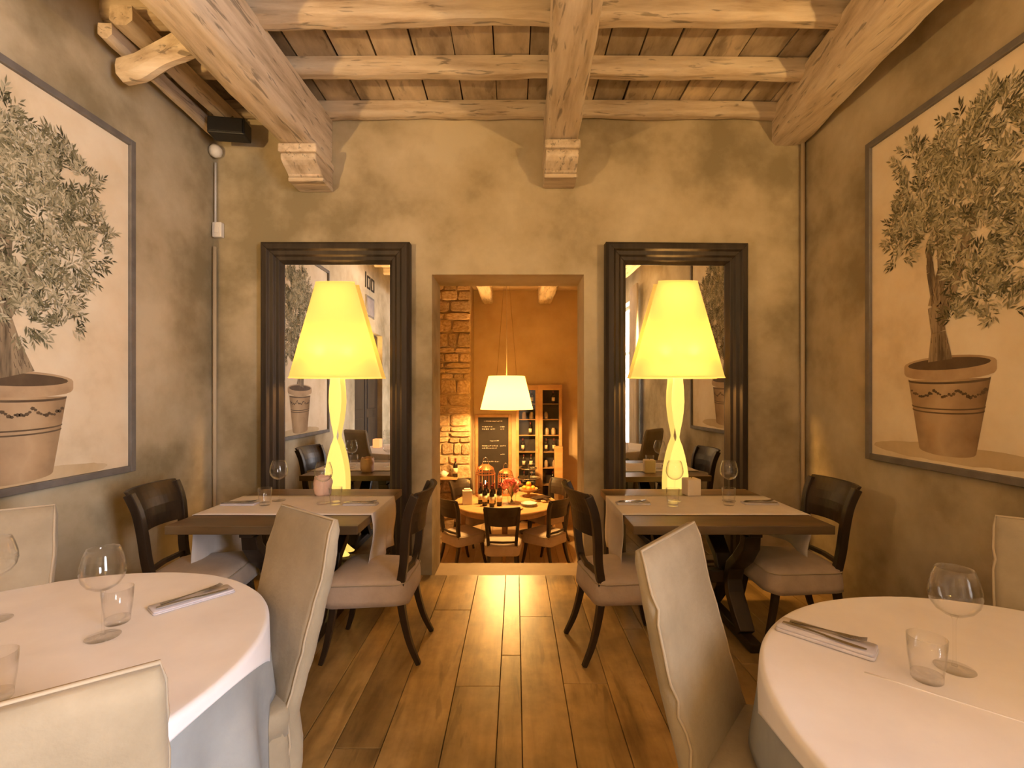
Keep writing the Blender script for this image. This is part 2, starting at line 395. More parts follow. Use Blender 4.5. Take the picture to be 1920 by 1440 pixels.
# wall plate poles along the top of the left wall and the short crooked log crossing to the beam
tag(log_beam('wall_plate_pole', [(-2.455, 3.88, 3.60), (-2.43, 3.3, 3.59), (-2.40, 2.74, 3.585)], 0.075, 0.085, M['beam'], 31.0, rough=0.01, ch=0.025), 'thin rough pole along left wall top, closest to the plaster', 'beam', 'poles on the left wall top')
tag(log_beam('wall_plate_pole', [(-2.30, 3.88, 3.66), (-2.31, 3.3, 3.655), (-2.29, 2.72, 3.65)], 0.12, 0.11, M['beam'], 33.0, rough=0.012, ch=0.03), 'thicker rough pole beside left wall top, above the black speaker', 'beam', 'poles on the left wall top')
tag(log_beam('crooked_log', [(-2.40, 2.89, 3.405), (-2.25, 2.84, 3.40), (-2.0, 2.75, 3.43), (-1.84, 2.69, 3.45)], 0.11, 0.13, M['joist'], 35.0, rough=0.02, ch=0.04, step=0.05), 'short crooked bleached log between left wall poles and main beam', 'beam')

def corbel(x, z_top, w, label):
    t = thing('beam_corbel', label, 'corbel', (x, YB, z_top), 0, 'wooden corbels under beams')
    MB().box(-w / 2 - 0.012, w / 2 + 0.012, -0.36, -0.001, -0.07, -0.005).build('corbel_slab', M['beam'], t, bevel=0.012)
    prof = [(-0.001, -0.07), (-0.335, -0.07), (-0.342, -0.09), (-0.335, -0.12), (-0.30, -0.145), (-0.255, -0.165), (-0.225, -0.18), (-0.215, -0.195), (-0.001, -0.195)]
    MB().loft([[(s_ * w / 2, y, z) for (y, z) in prof] for s_ in (-1, 1)]).build('corbel_scroll', M['beam'], t, bevel=0.008)
    MB().box(-w / 2 - 0.006, w / 2 + 0.006, -0.21, -0.001, -0.228, -0.195).build('corbel_foot', M['joist'], t, bevel=0.01)
    return t
corbel(0.355, 3.44, 0.25, 'scrolled bleached wooden corbel under the middle beam')
corbel(-1.655, 3.41, 0.27, 'bleached wooden corbel under the beam left of the middle')

# ------------------------------------------------------------------ corner pipes, speaker, sensor, switch
tag(MB().tube([(XR - 0.03, YB - 0.03, 0.0), (XR - 0.03, YB - 0.03, 3.6)], 0.017, 10).build('corner_pipe', M['conduit'], smooth=True), 'painted vertical pipe in the corner behind the right table', 'pipe')
tag(MB().tube([(XL + 0.03, YB - 0.03, 0.0), (XL + 0.03, YB - 0.03, 2.72)], 0.015, 10).build('corner_pipe', M['conduit'], smooth=True), 'painted vertical pipe in the left corner below white switch box', 'pipe')
tag(MB().tube([(XL + 0.03, YB - 0.02, 2.92), (XL + 0.03, YB - 0.02, 3.42)], 0.008, 8).build('cable_conduit', M['white_plastic'], smooth=True), 'thin white cable conduit between corner sensor and switch box', 'conduit')
sp = thing('wall_speaker', 'small black loudspeaker on bracket under ceiling in left back corner', 'speaker', (-2.23, 3.66, 3.565), R(8))
MB().box(-0.135, 0.135, -0.07, 0.07, -0.065, 0.065).build('speaker_cabinet', M['black'], sp, bevel=0.012)
MB().box(-0.122, 0.122, -0.078, -0.0705, -0.053, 0.053).build('speaker_grille', M['black'], sp, bevel=0.003)
MB().tube([(0.0, 0.0, 0.07), (0.0, 0.05, 0.125)], 0.012).build('bracket', M['steel'], sp)
sn = thing('motion_sensor', 'round white sensor in left back corner beneath the speaker', 'sensor', (XL + 0.05, YB - 0.05, 3.50))
MB().lathe([(0.0, 0.05), (0.03, 0.045), (0.048, 0.02), (0.05, -0.005), (0.04, -0.035), (0.015, -0.05), (0.0, -0.052)], 16).build('sensor_dome', M['white_plastic'], sn, smooth=True)
MB().box(-0.03, 0.02, 0.02, 0.048, -0.02, 0.02).build('sensor_mount', M['white_plastic'], sn)
sw = thing('switch_box', 'small white switch box on conduit in left back corner', 'switch', (XL + 0.055, YB, 2.86))
MB().box(-0.038, 0.038, -0.045, -0.001, -0.062, 0.062).build('switch_cover', M['white_plastic'], sw, bevel=0.006)
MB().box(-0.018, 0.018, -0.051, -0.0455, -0.03, 0.03).build('switch_rocker', M['white_plastic'], sw, bevel=0.002)

# ------------------------------------------------------------------ mirrors
def mirror(cx, w, z1, yaw, label):
    t = thing('floor_mirror', label, 'mirror', (cx, YB - (0.06 if yaw == 0 else 0.08), 0.0), yaw, 'tall mirrors on the back wall')
    fw = 0.172; z0 = 0.01; h = z1
    def mould(name, a, b, horizontal):
        # stepped moulding profile (u across the frame from the outer edge, y depth)
        prof = [(0, 0.055), (0, -0.02), (0.02, -0.045), (0.06, -0.048), (0.075, -0.03), (0.105, -0.028), (0.12, -0.012), (0.145, -0.012), (fw, 0.02), (fw, 0.055)]
        m = MB()
        m.loft([[a(u) + (y,) for (u, y) in prof], [b(u) + (y,) for (u, y) in prof]])
        m.v = [(p[0], p[2], p[1]) for p in m.v]
        m.build(name, M['frame_wood'], t, bevel=0.003)
    hw = w / 2
    mould('frame_stile', lambda u: (-hw + u, z0 + u), lambda u: (-hw + u, h - u), False)
    mould('frame_stile', lambda u: (hw - u, z0 + u), lambda u: (hw - u, h - u), False)
    mould('frame_rail', lambda u: (-hw + u, h - u), lambda u: (hw - u, h - u), True)
    mould('frame_rail', lambda u: (-hw + u, z0 + u), lambda u: (hw - u, z0 + u), True)
    MB().box(-hw + fw - 0.01, hw - fw + 0.01, 0.03, 0.036, z0 + fw - 0.01, h - fw + 0.01).build('mirror_pane', M['mirror'], t)
    return t
mirror(-1.472, 1.215, 2.745, 0.0, 'tall dark-framed mirror left of the doorway')
mirror(1.310, 1.166, 2.735, R(1.6), 'tall dark-framed mirror right of the doorway')

# ------------------------------------------------------------------ pictures of potted olive trees
M['leaf'] = None
def leaf_material(name, a, b, c):
    m, n, L, out = nt(name)
    bs = n.new('ShaderNodeBsdfPrincipled'); bs.inputs['Roughness'].default_value = 0.8; bs.inputs['Specular IOR Level'].default_value = 0.1
    at = n.new('ShaderNodeAttribute'); at.attribute_name = 'tone'
    rp = n.new('ShaderNodeValToRGB'); rp.color_ramp.elements[0].color = (*a, 1); rp.color_ramp.elements[1].color = (*c, 1)
    e = rp.color_ramp.elements.new(0.5); e.color = (*b, 1)
    L.new(at.outputs['Fac'], rp.inputs[0]); L.new(rp.outputs[0], bs.inputs['Base Color']); L.new(bs.outputs[0], out.inputs[0])
    return m
M['leaf'] = leaf_material('painted_leaves', (0.05, 0.046, 0.022), (0.22, 0.195, 0.105), (0.62, 0.54, 0.36))
M['bark_paint'] = mat('painted_bark', (0.10, 0.07, 0.04), (0.36, 0.27, 0.16), scale=9, stretch=(1, 3, 0.3), rough=0.8, contrast=(0.35, 0.6))
M['pot_paint'] = mat('painted_terracotta', (0.22, 0.13, 0.065), (0.50, 0.34, 0.19), scale=4, rough=0.8, c3=(0.38, 0.245, 0.13))
M['pot_rim'] = mat('painted_pot_rim', (0.40, 0.27, 0.15), (0.58, 0.42, 0.25), scale=5, rough=0.8)
M['pot_dark'] = mat('painted_pot_dark', (0.09, 0.055, 0.03), (0.15, 0.10, 0.055), scale=6, rough=0.8)
M['ground_paint'] = mat('painted_ground', (0.54, 0.40, 0.22), (0.70, 0.55, 0.34), scale=3, rough=0.8)
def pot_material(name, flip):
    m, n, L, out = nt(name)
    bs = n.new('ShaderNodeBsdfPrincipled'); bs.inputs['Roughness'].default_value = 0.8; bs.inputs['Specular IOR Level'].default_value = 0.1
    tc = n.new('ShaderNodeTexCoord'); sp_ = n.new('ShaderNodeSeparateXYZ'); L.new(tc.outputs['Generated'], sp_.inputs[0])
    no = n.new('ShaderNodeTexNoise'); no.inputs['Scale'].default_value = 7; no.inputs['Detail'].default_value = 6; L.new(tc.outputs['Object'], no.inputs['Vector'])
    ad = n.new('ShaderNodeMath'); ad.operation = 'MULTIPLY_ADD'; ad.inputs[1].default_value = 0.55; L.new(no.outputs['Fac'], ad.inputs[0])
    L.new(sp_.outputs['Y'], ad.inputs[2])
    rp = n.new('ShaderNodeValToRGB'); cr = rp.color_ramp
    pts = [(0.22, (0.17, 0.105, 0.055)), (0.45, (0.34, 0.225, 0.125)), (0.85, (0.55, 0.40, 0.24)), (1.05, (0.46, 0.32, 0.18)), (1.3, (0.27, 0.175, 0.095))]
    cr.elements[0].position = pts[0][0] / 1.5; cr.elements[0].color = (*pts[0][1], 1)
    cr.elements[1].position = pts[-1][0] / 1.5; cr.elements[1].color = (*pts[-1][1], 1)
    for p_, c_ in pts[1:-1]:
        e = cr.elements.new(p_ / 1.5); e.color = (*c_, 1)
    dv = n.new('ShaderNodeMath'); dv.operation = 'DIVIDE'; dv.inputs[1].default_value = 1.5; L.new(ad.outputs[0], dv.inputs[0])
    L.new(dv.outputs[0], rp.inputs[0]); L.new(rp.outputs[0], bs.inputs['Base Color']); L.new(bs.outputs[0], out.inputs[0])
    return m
def picture(side, y0, y1, z0, z1, pot, blobs, trunks, label, seed):
    """side -1 left wall, +1 right wall. Canvas coordinates: p = world y, q = world z."""
    X = XL if side < 0 else XR
    s = 1 if side < 0 else -1          # direction into the room
    rg = random.Random(seed)
    t = thing('olive_tree_picture', label, 'picture', (X, 0.5 * (y0 + y1), z0))
    cy, cz = 0.5 * (y0 + y1), z0
    def P(p, q, d): return (s * d, p - cy, q - cz)
    def slab(name, a, b, c, d, dep, material, base=0.0, bevel=0.004):
        return MB().box(min(s * base, s * dep), max(s * base, s * dep), a - cy, b - cy, c - cz, d - cz).build(name, material, t, bevel=bevel)
    fw, fd = 0.04, 0.05
    slab('frame_stile', y0, y0 + fw, z0, z1, fd, M['pic_frame'], 0.002); slab('frame_stile', y1 - fw, y1, z0, z1, fd, M['pic_frame'], 0.002)
    slab('frame_rail', y0 + fw, y1 - fw, z0, z0 + fw, fd, M['pic_frame'], 0.002); slab('frame_rail', y0 + fw, y1 - fw, z1 - fw, z1, fd, M['pic_frame'], 0.002)
    slab('canvas', y0 + fw, y1 - fw, z0 + fw, z1 - fw, 0.03, M['canvas'], 0.002, 0)
    def flat(name, polys, d, material, step=0.0):
        m = MB()
        for k_, poly in enumerate(polys): m.add([P(p, q, d + step * (k_ // 16)) for p, q in poly], [tuple(range(len(poly)))])
        return m.build(name, material, t)
    px, pz0, pz1, hw_r, hw_t, hw_b = pot     # centre, foot z, rim top z, half widths rim, body top, foot
    ht = pz1 - pz0
    # painted ground shadow band under the pot
    g = [(px + rg.uniform(-.01, .01) + 0.52 * math.cos(a), pz0 + 0.01 + 0.045 * math.sin(a) * (1 + .2 * rg.random())) for a in [k * 2 * math.pi / 40 for k in range(40)]]
    g = [(min(max(a, y0 + fw), y1 - fw), b) for a, b in g]
    flat('painted_ground', [g], 0.0306, M['ground_paint'])
    body = [(px - hw_t, pz1 - 0.13), (px - hw_b, pz0 + 0.025)] + [(px + hw_b * math.sin(a), pz0 + 0.025 - 0.03 * math.cos(a)) for a in [R(-70 + 14 * k) for k in range(11)]] + [(px + hw_b, pz0 + 0.025), (px + hw_t, pz1 - 0.13)]
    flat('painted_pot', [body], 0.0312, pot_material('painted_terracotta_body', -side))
    def band(zc, th, wscale, d, material, name):
        w = hw_t + (hw_b - hw_t) * (pz1 - 0.13 - zc) / (ht - 0.155)
        w *= wscale; n = 16
        up = [(px + w * math.sin(R(-88 + 176 * k / n)), zc + th / 2 - 0.022 * math.cos(R(-88 + 176 * k / n))) for k in range(n + 1)]
        dn = [(a, b - th) for a, b in reversed(up)]
        flat(name, [up + dn], d, material)
    for zc in (pz0 + 0.50 * ht, pz0 + 0.46 * ht): band(zc, 0.008, 1.01, 0.0316, M['pot_dark'], 'painted_band')
    band(pz0 + 0.765 * ht, 0.012, 1.0, 0.0316, M['pot_dark'], 'painted_band')
    # garland
    gl = []
    for k in range(34):
        u = k / 33 * 2 - 1
        c = (px + hw_t * 0.9 * u, pz0 + 0.645 * ht - 0.028 * abs(math.cos(u * math.pi * 1.5)) + rg.uniform(-.008, .008))
        r = rg.uniform(0.007, 0.014)
        gl.append([(c[0] + r * math.cos(a + k), c[1] + r * 0.8 * math.sin(a + k)) for a in (0, 1.3, 2.5, 3.8, 5.0)])
    flat('painted_garland', gl, 0.0318, M['pot_dark'])
    # rim: rounded bar with an opening ellipse
    n = 24
    rim = [(px + hw_r * math.cos(R(k * 15)), pz1 - 0.045 + 0.045 * math.sin(R(k * 15))) for k in range(13)] + [(px - hw_r, pz1 - 0.085)] + [(px - hw_r * math.cos(R(k * 15)) * 0.985, pz1 - 0.095 - 0.04 * math.sin(R(k * 15))) for k in range(13)] + [(px + hw_r, pz1 - 0.085)]
    flat('painted_rim', [rim], 0.0320, M['pot_rim'])
    flat('painted_soil', [[(px + hw_r * 0.9 * math.cos(R(k * 15)), pz1 - 0.045 + 0.033 * math.sin(R(k * 15))) for k in range(24)]], 0.0324, M['pot_dark'])
    # trunks: ribbons with wobbly edges
    strips = []
    for tr in trunks:
        for k in range(len(tr) - 1):
            (a, b, w0), (c, d, w1) = tr[k], tr[k + 1]
            v = Vector((c - a, d - b)); nn = Vector((-v.y, v.x)).normalized()
            for j in range(4):
                f0, f1 = j / 4, (j + 1) / 4
                p0, p1 = Vector((a, b)) + v * f0, Vector((a, b)) + v * f1
                r0, r1 = w0 + (w1 - w0) * f0, w0 + (w1 - w0) * f1
                strips.append([tuple(p0 - nn * r0), tuple(p0 + nn * r0), tuple(p1 + nn * r1), tuple(p1 - nn * r1)])
    flat('painted_trunk', strips, 0.0327, M['bark_paint'], 0.00012)
    # streaks on the bark
    st = []
    for tr in trunks:
        for k in range(len(tr) - 1):
            (a, b, w0), (c, d, w1) = tr[k], tr[k + 1]
            for j in range(14):
                f0 = rg.random() * 0.8; u = rg.uniform(-.9, .9)
                p0 = (a + (c - a) * f0 + u * w0, b + (d - b) * f0); p1 = (a + (c - a) * (f0 + .2) + u * w0, b + (d - b) * (f0 + .2))
                st.append([(p0[0] - .0015, p0[1]), (p0[0] + .002, p0[1]), (p1[0] + .001, p1[1]), (p1[0] - .001, p1[1])])
    flat('painted_bark_streaks', st, 0.0331, M['pot_dark'])['kind'] = 'stuff'
    # leaves: sprigs of narrow leaves scattered in the crown blobs, darker ones first
    m = MB(); tones = []
    total = sum(r * r for _, _, r in blobs)
    N = 850
    layers = [(0.0, 0.35, 0.0334), (0.25, 0.7, 0.0338), (0.5, 1.0, 0.0342)]
    for lo, hi, dd in layers:
        for (bx, bz, br) in blobs:
            for _ in range(int(N / 3 * br * br / total) + 1):
                a = rg.random() * 6.283; rr = br * rg.random() ** 0.62
                cx, cz2 = bx + rr * math.cos(a), bz + rr * math.sin(a)
                out = math.atan2(cz2 - bz + 0.05, cx - bx) + rg.uniform(-0.8, 0.8)
                nl = rg.randint(5, 8); Ls = rg.uniform(0.05, 0.09)
                for j in range(nl):
                    f = j / nl; o0 = Vector((cx + math.cos(out) * Ls * f, cz2 + math.sin(out) * Ls * f))
                    an = out + (1 if j % 2 else -1) * rg.uniform(0.4, 0.95) if j < nl - 1 else out
                    ln = rg.uniform(0.032, 0.056); wd = ln * rg.uniform(0.09, 0.14)
                    d1 = Vector((math.cos(an), math.sin(an))); d2 = Vector((-d1.y, d1.x))
                    pts = [o0, o0 + d1 * ln * .45 + d2 * wd, o0 + d1 * ln, o0 + d1 * ln * .45 - d2 * wd]
                    if all(y0 + fw < p.x < y1 - fw and z0 + fw < p.y < z1 - fw for p in pts):
                        m.add([P(p.x, p.y, dd + rg.random() * 0.0003) for p in pts], [(0, 1, 2, 3)])
                        tones.append(rg.uniform(lo, hi))
    o = m.build('painted_leaves', M['leaf'], t)
    at = o.data.attributes.new('tone', 'FLOAT', 'FACE'); at.data.foreach_set('value', tones)
    o['kind'] = 'stuff'
    return t
def onwall(W):
    def g(x, y, r=None):
        Y = W * F / abs(x - 967.0); z = EYE + (740.0 - y) * Y / F
        return (Y, z) if r is None else (Y, z, r * Y / F)
    return g
wr, wl = onwall(XR), onwall(-XL)
picture(1, 1.75, 3.16, 1.07, 3.18, (2.585, 1.165, 1.715, 0.275, 0.245, 0.17),
        [wr(*b) for b in ((1722, 290, 34), (1738, 350, 50), (1800, 280, 60), (1850, 240, 60), (1890, 190, 32), (1905, 300, 70), (1800, 370, 70), (1705, 420, 40), (1695, 465, 28), (1750, 430, 42), (1850, 420, 75), (1850, 540, 40), (1890, 570, 32), (1830, 500, 40), (1800, 590, 24), (1960, 260, 80), (2000, 380, 90), (1950, 470, 60))],
        [[(2.62, 1.69, .075), (2.63, 1.85, .045), (2.655, 2.0, .042), (2.60, 2.2, .033), (2.625, 2.45, .02)], [(2.63, 1.9, .04), (2.54, 2.1, .035), (2.46, 2.35, .025), (2.38, 2.55, .015)], [(2.64, 2.0, .03), (2.68, 2.2, .024), (2.69, 2.35, .012)]],
        'large picture of a potted olive tree on the right wall', 3)
picture(-1, 1.52, 3.05, 1.005, 3.14, (2.335, 1.06, 1.62, 0.30, 0.262, 0.185),
        [wl(*b) for b in ((0, 215, 34), (35, 285, 55), (105, 320, 55), (60, 390, 80), (150, 330, 28), (135, 400, 40), (180, 440, 22), (120, 480, 55), (50, 500, 70), (30, 580, 50), (100, 560, 42), (0, 330, 70), (165, 470, 26), (110, 600, 26), (-90, 300, 90), (-130, 430, 90), (-50, 250, 60), (-60, 520, 70))],
        [[(2.34, 1.60, .085), (2.30, 1.75, .055), (2.26, 1.9, .045), (2.27, 2.15, .04), (2.30, 2.4, .025)], [(2.28, 1.9, .04), (2.38, 2.1, .03), (2.45, 2.3, .02)], [(2.26, 1.95, .04), (2.15, 2.2, .03), (2.05, 2.4, .02)]],
        'large picture of a potted olive tree on the left wall', 5)

# ------------------------------------------------------------------ the two giant lamps
def giant_lamp(x, y, label, power):
    t = thing('giant_floor_lamp', label, 'lamp', (x, y, 0), 0, 'giant glowing lamps before the mirrors')
    prof = [(0.0, 0.19), (0.115, 0.19), (0.12, 0.20), (0.10, 0.215), (0.06, 0.25), (0.047, 0.32), (0.052, 0.42), (0.074, 0.56), (0.086, 0.68), (0.087, 0.79), (0.084, 0.85), (0.075, 0.92), (0.058, 1.005), (0.036, 1.085), (0.018, 1.13), (0.0125, 1.152), (0.0125, 1.163), (0.021, 1.215), (0.035, 1.28), (0.047, 1.37), (0.052, 1.44), (0.049, 1.53), (0.040, 1.62), (0.038, 1.70), (0.0, 1.70)]
    MB().lathe(prof, 32, sy=0.36, cap0=False, cap1=False).build('lamp_body', M['lamp_body'], t, smooth=True)
    m = MB(); n = 56
    k = 0.14
    m.lathe([(0.379, 1.638), (0.157, 2.417)], n, sy=k, cap0=False, cap1=False)
    m.build('lamp_shade', M['shade'], t, smooth=True, solid=0.003)
    MB().lathe([(0.381, 1.634), (0.381, 1.644)], n, sy=k, cap0=False, cap1=False).build('shade_rim', M['shade'], t, solid=0.004)
    MB().lathe([(0.159, 2.411), (0.159, 2.419)], n, sy=k, cap0=False, cap1=False).build('shade_rim', M['shade'], t, solid=0.004)
    MB().tube([(0, 0, 1.70), (0, 0, 1.80)], 0.012).build('bulb_holder', M['white_plastic'], t)
    MB().lathe([(0.0, 1.80), (0.014, 1.805), (0.022, 1.84), (0.024, 1.87), (0.018, 1.90), (0.0, 1.912)], 16).build('bulb', M['bulb'], t, smooth=True)
    for bx in (-0.11, 0.11):
        point_light('lamp_bulb_light', (x + bx, y, 1.84), power / 2, (1.0, 0.50, 0.13), 0.045)
    return t
giant_lamp(-1.470, 3.818, 'giant glowing lamp with cone shade before the mirror behind left table', 32)
giant_lamp(1.310, 3.79, 'giant glowing lamp with cone shade before the mirror behind right table', 62)

# cone pendants; the one behind the viewer is added as unseen fill
def pendant(loc, rb, rt, h, z_ceil, label, power, mats='pendant_shade', name='pendant_lamp', group=None, nb=2):
    t = thing(name, label, 'lamp', loc, 0, group)
    MB().lathe([(rb, 0), (rt, h)], 48, cap0=False, cap1=False).build('pendant_shade', M[mats], t, smooth=True, solid=0.003)
    zc = z_ceil - loc[2]
    MB().tube([(0, 0, h * 0.5), (0, 0, zc)], 0.007).build('pendant_rod', M['conduit'], t)
    for s in (-1, 1):
        MB().tube([(s * rt * 0.55, 0, h - 0.005), (s * 0.02, 0, zc)], 0.0025, 5).build('hanging_wire', M['steel'], t)
    MB().tube([(-rt * 0.98, 0, h - 0.008), (rt * 0.98, 0, h - 0.008)], 0.004, 6).build('shade_spider', M['steel'], t)
    MB().lathe([(0.0, zc), (0.05, zc), (0.05, zc - 0.03), (0.0, zc - 0.03)], 20).build('ceiling_rose', M['white_plastic'], t)
    for k in range(nb):
        bx = (k - (nb - 1) / 2) * rb * 0.75
        MB().lathe([(0.0, h * .3), (0.022, h * .32), (0.03, h * .42), (0.015, h * .5), (0.0, h * .52)], 12, c=(bx, 0, 0)).build('bulb', M['bulb'], t, smooth=True)
        point_light('pendant_bulb_light', (loc[0] + bx, loc[1], loc[2] + h * 0.2), power / nb, WARM, 0.05)
    return t
pendant((0.3, -1.3, 2.35), 0.45, 0.32, 0.42, 3.41, 'added cone-shaped fill pendant, unseen behind the viewer', 22, nb=2)  # lamp put in out of view to lift the room light
# unseen uplighters added beside the viewer as warm fill for ceiling and walls
def uplighter(x, y, z, s, label, power):
    t = thing('added_fill_uplighter', label, 'lamp', (x, y, z), 0, 'added fill uplighters')
    rings = []
    for r, zz in ((0.02, -0.14), (0.07, -0.12), (0.12, -0.06), (0.14, 0.0), (0.13, 0.0), (0.11, -0.055), (0.06, -0.108)):
        rings.append([(s * r * math.sin(math.pi * k / 14) * 1.0, r * 1.3 * math.cos(math.pi * k / 14), zz) for k in range(15)])
    MB().loft(rings, True, True, closed=True).build('fill_uplighter_bowl', M['white_plastic'], t, smooth=True)
    MB().lathe([(0.0, -0.06), (0.014, -0.055), (0.02, -0.03), (0.012, -0.01), (0.0, -0.006)], 12, c=(s * 0.055, 0, 0)).build('bulb', M['bulb'], t, smooth=True)
    point_light('uplighter_fill_light', (x + s * 0.06, y, z + 0.01), power, (1.0, 0.61, 0.24), 0.04)
uplighter(XR, 0.2, 2.30, -1, 'added unseen fill uplighter on right wall beside the viewer', 125)
uplighter(XL, 0.2, 2.30, 1, 'added unseen fill uplighter on left wall beside the viewer', 140)

# ------------------------------------------------------------------ wooden tables
def table(x0, x1, y0, y1, label):
    cx, cy = (x0 + x1) / 2, (y0 + y1) / 2; hw, hd = (x1 - x0) / 2, (y1 - y0) / 2
    t = thing('trestle_table', label, 'table', (cx, cy, 0), 0, 'wooden tables before the mirrors')
    n = 4
    for i in range(n):   # boards of the top
        a, b = -hd + 2 * hd * i / n, -hd + 2 * hd * (i + 1) / n
        MB().box(-hw, hw, a + 0.001, b - 0.001, 0.732, 0.78).build('top_board', M['table_wood'], t, bevel=0.003)
    for s in (-1, 1):
        xx = s * (hw - 0.36)
        MB().box(xx - 0.035, xx + 0.035, -hd + 0.14, hd - 0.14, 0.672, 0.7315).build('cross_bar', M['dark_wood'], t, bevel=0.004)
        lg = MB().box(xx - 0.035, xx + 0.035, -0.36, 0.36, 0.0, 0.06).build('foot', M['dark_wood'], t, bevel=0.008)
        for q in (-1, 1):
            pts = [(xx, q * 0.30, 0.672), (xx, q * 0.285, 0.60), (xx, q * 0.20, 0.50), (xx, q * 0.10, 0.42), (xx, q * 0.065, 0.33), (xx, q * 0.09, 0.24), (xx, q * 0.17, 0.14), (xx, q * 0.24, 0.06)]
            MB().tube(pts, [(0.03, 0.045), (0.03, 0.05), (0.03, 0.055), (0.03, 0.05), (0.03, 0.048), (0.03, 0.05), (0.03, 0.05), (0.03, 0.045)], square=True, up=(1, 0, 0)).build('leg', M['dark_wood'], t, bevel=0.006)
    MB().box(-hw + 0.395, hw - 0.395, -0.03, 0.03, 0.28, 0.36).build('stretcher', M['dark_wood'], t, bevel=0.005)
    return t
TZ = 0.78
TL = (-1.925, -0.867, 2.57, 3.58); TR = (0.645, 1.752, 2.57, 3.58)
table(*TL, 'wooden trestle table before the left mirror')
table(*TR, 'wooden trestle table before the right mirror')
def runner(x0, x1, y0, y1, drop0, drop1, label):
    m = MB(); ny = 14
    path = []
    for k in range(7): path.append((x0 - 0.006 - 0.012 * math.sin(k * 0.9) * (1 - k / 6), TZ - drop0 * (1 - k / 6) + 0.002))
    for k in range(25): path.append((x0 + (x1 - x0) * k / 24, TZ + 0.003))
    for k in range(7): path.append((x1 + 0.006 + 0.012 * math.sin(k * 0.9), TZ + 0.002 - drop1 * k / 6))
    rings = []
    for i, (xx, zz) in enumerate(path):
        hang = max(0, TZ - zz)
        ring = []
        for j in range(ny + 1):
            v = j / ny; y = y0 + (y1 - y0) * v
            wave = 0.022 * math.sin(v * 9 + i * 0.1) * hang / 0.35
            sag = (0.03 * (1 - abs(2 * v - 1)) - 0.02) * hang / 0.35
            ring.append((xx + (wave + 0.01 * hang if xx > (x0 + x1) / 2 else wave - 0.01 * hang) if hang > 0.01 else xx, y + 0.02 * hang * (0.5 - v), zz + sag + (0.0015 * nz((xx, y, 0), 9) if hang < 0.01 else 0)))
        rings.append(ring)
    m.loft(rings, False, False, closed=False)
    return tag(m.build('table_runner', M['runner'], smooth=True, solid=0.002), label, 'runner', 'linen table runners')
runner(TL[0], TL[1], 2.80, 3.33, 0.36, 0.33, 'cream linen runner across the left trestle table')
runner(TR[0], TR[1], 2.80, 3.33, 0.34, 0.24, 'cream linen runner across the right trestle table')

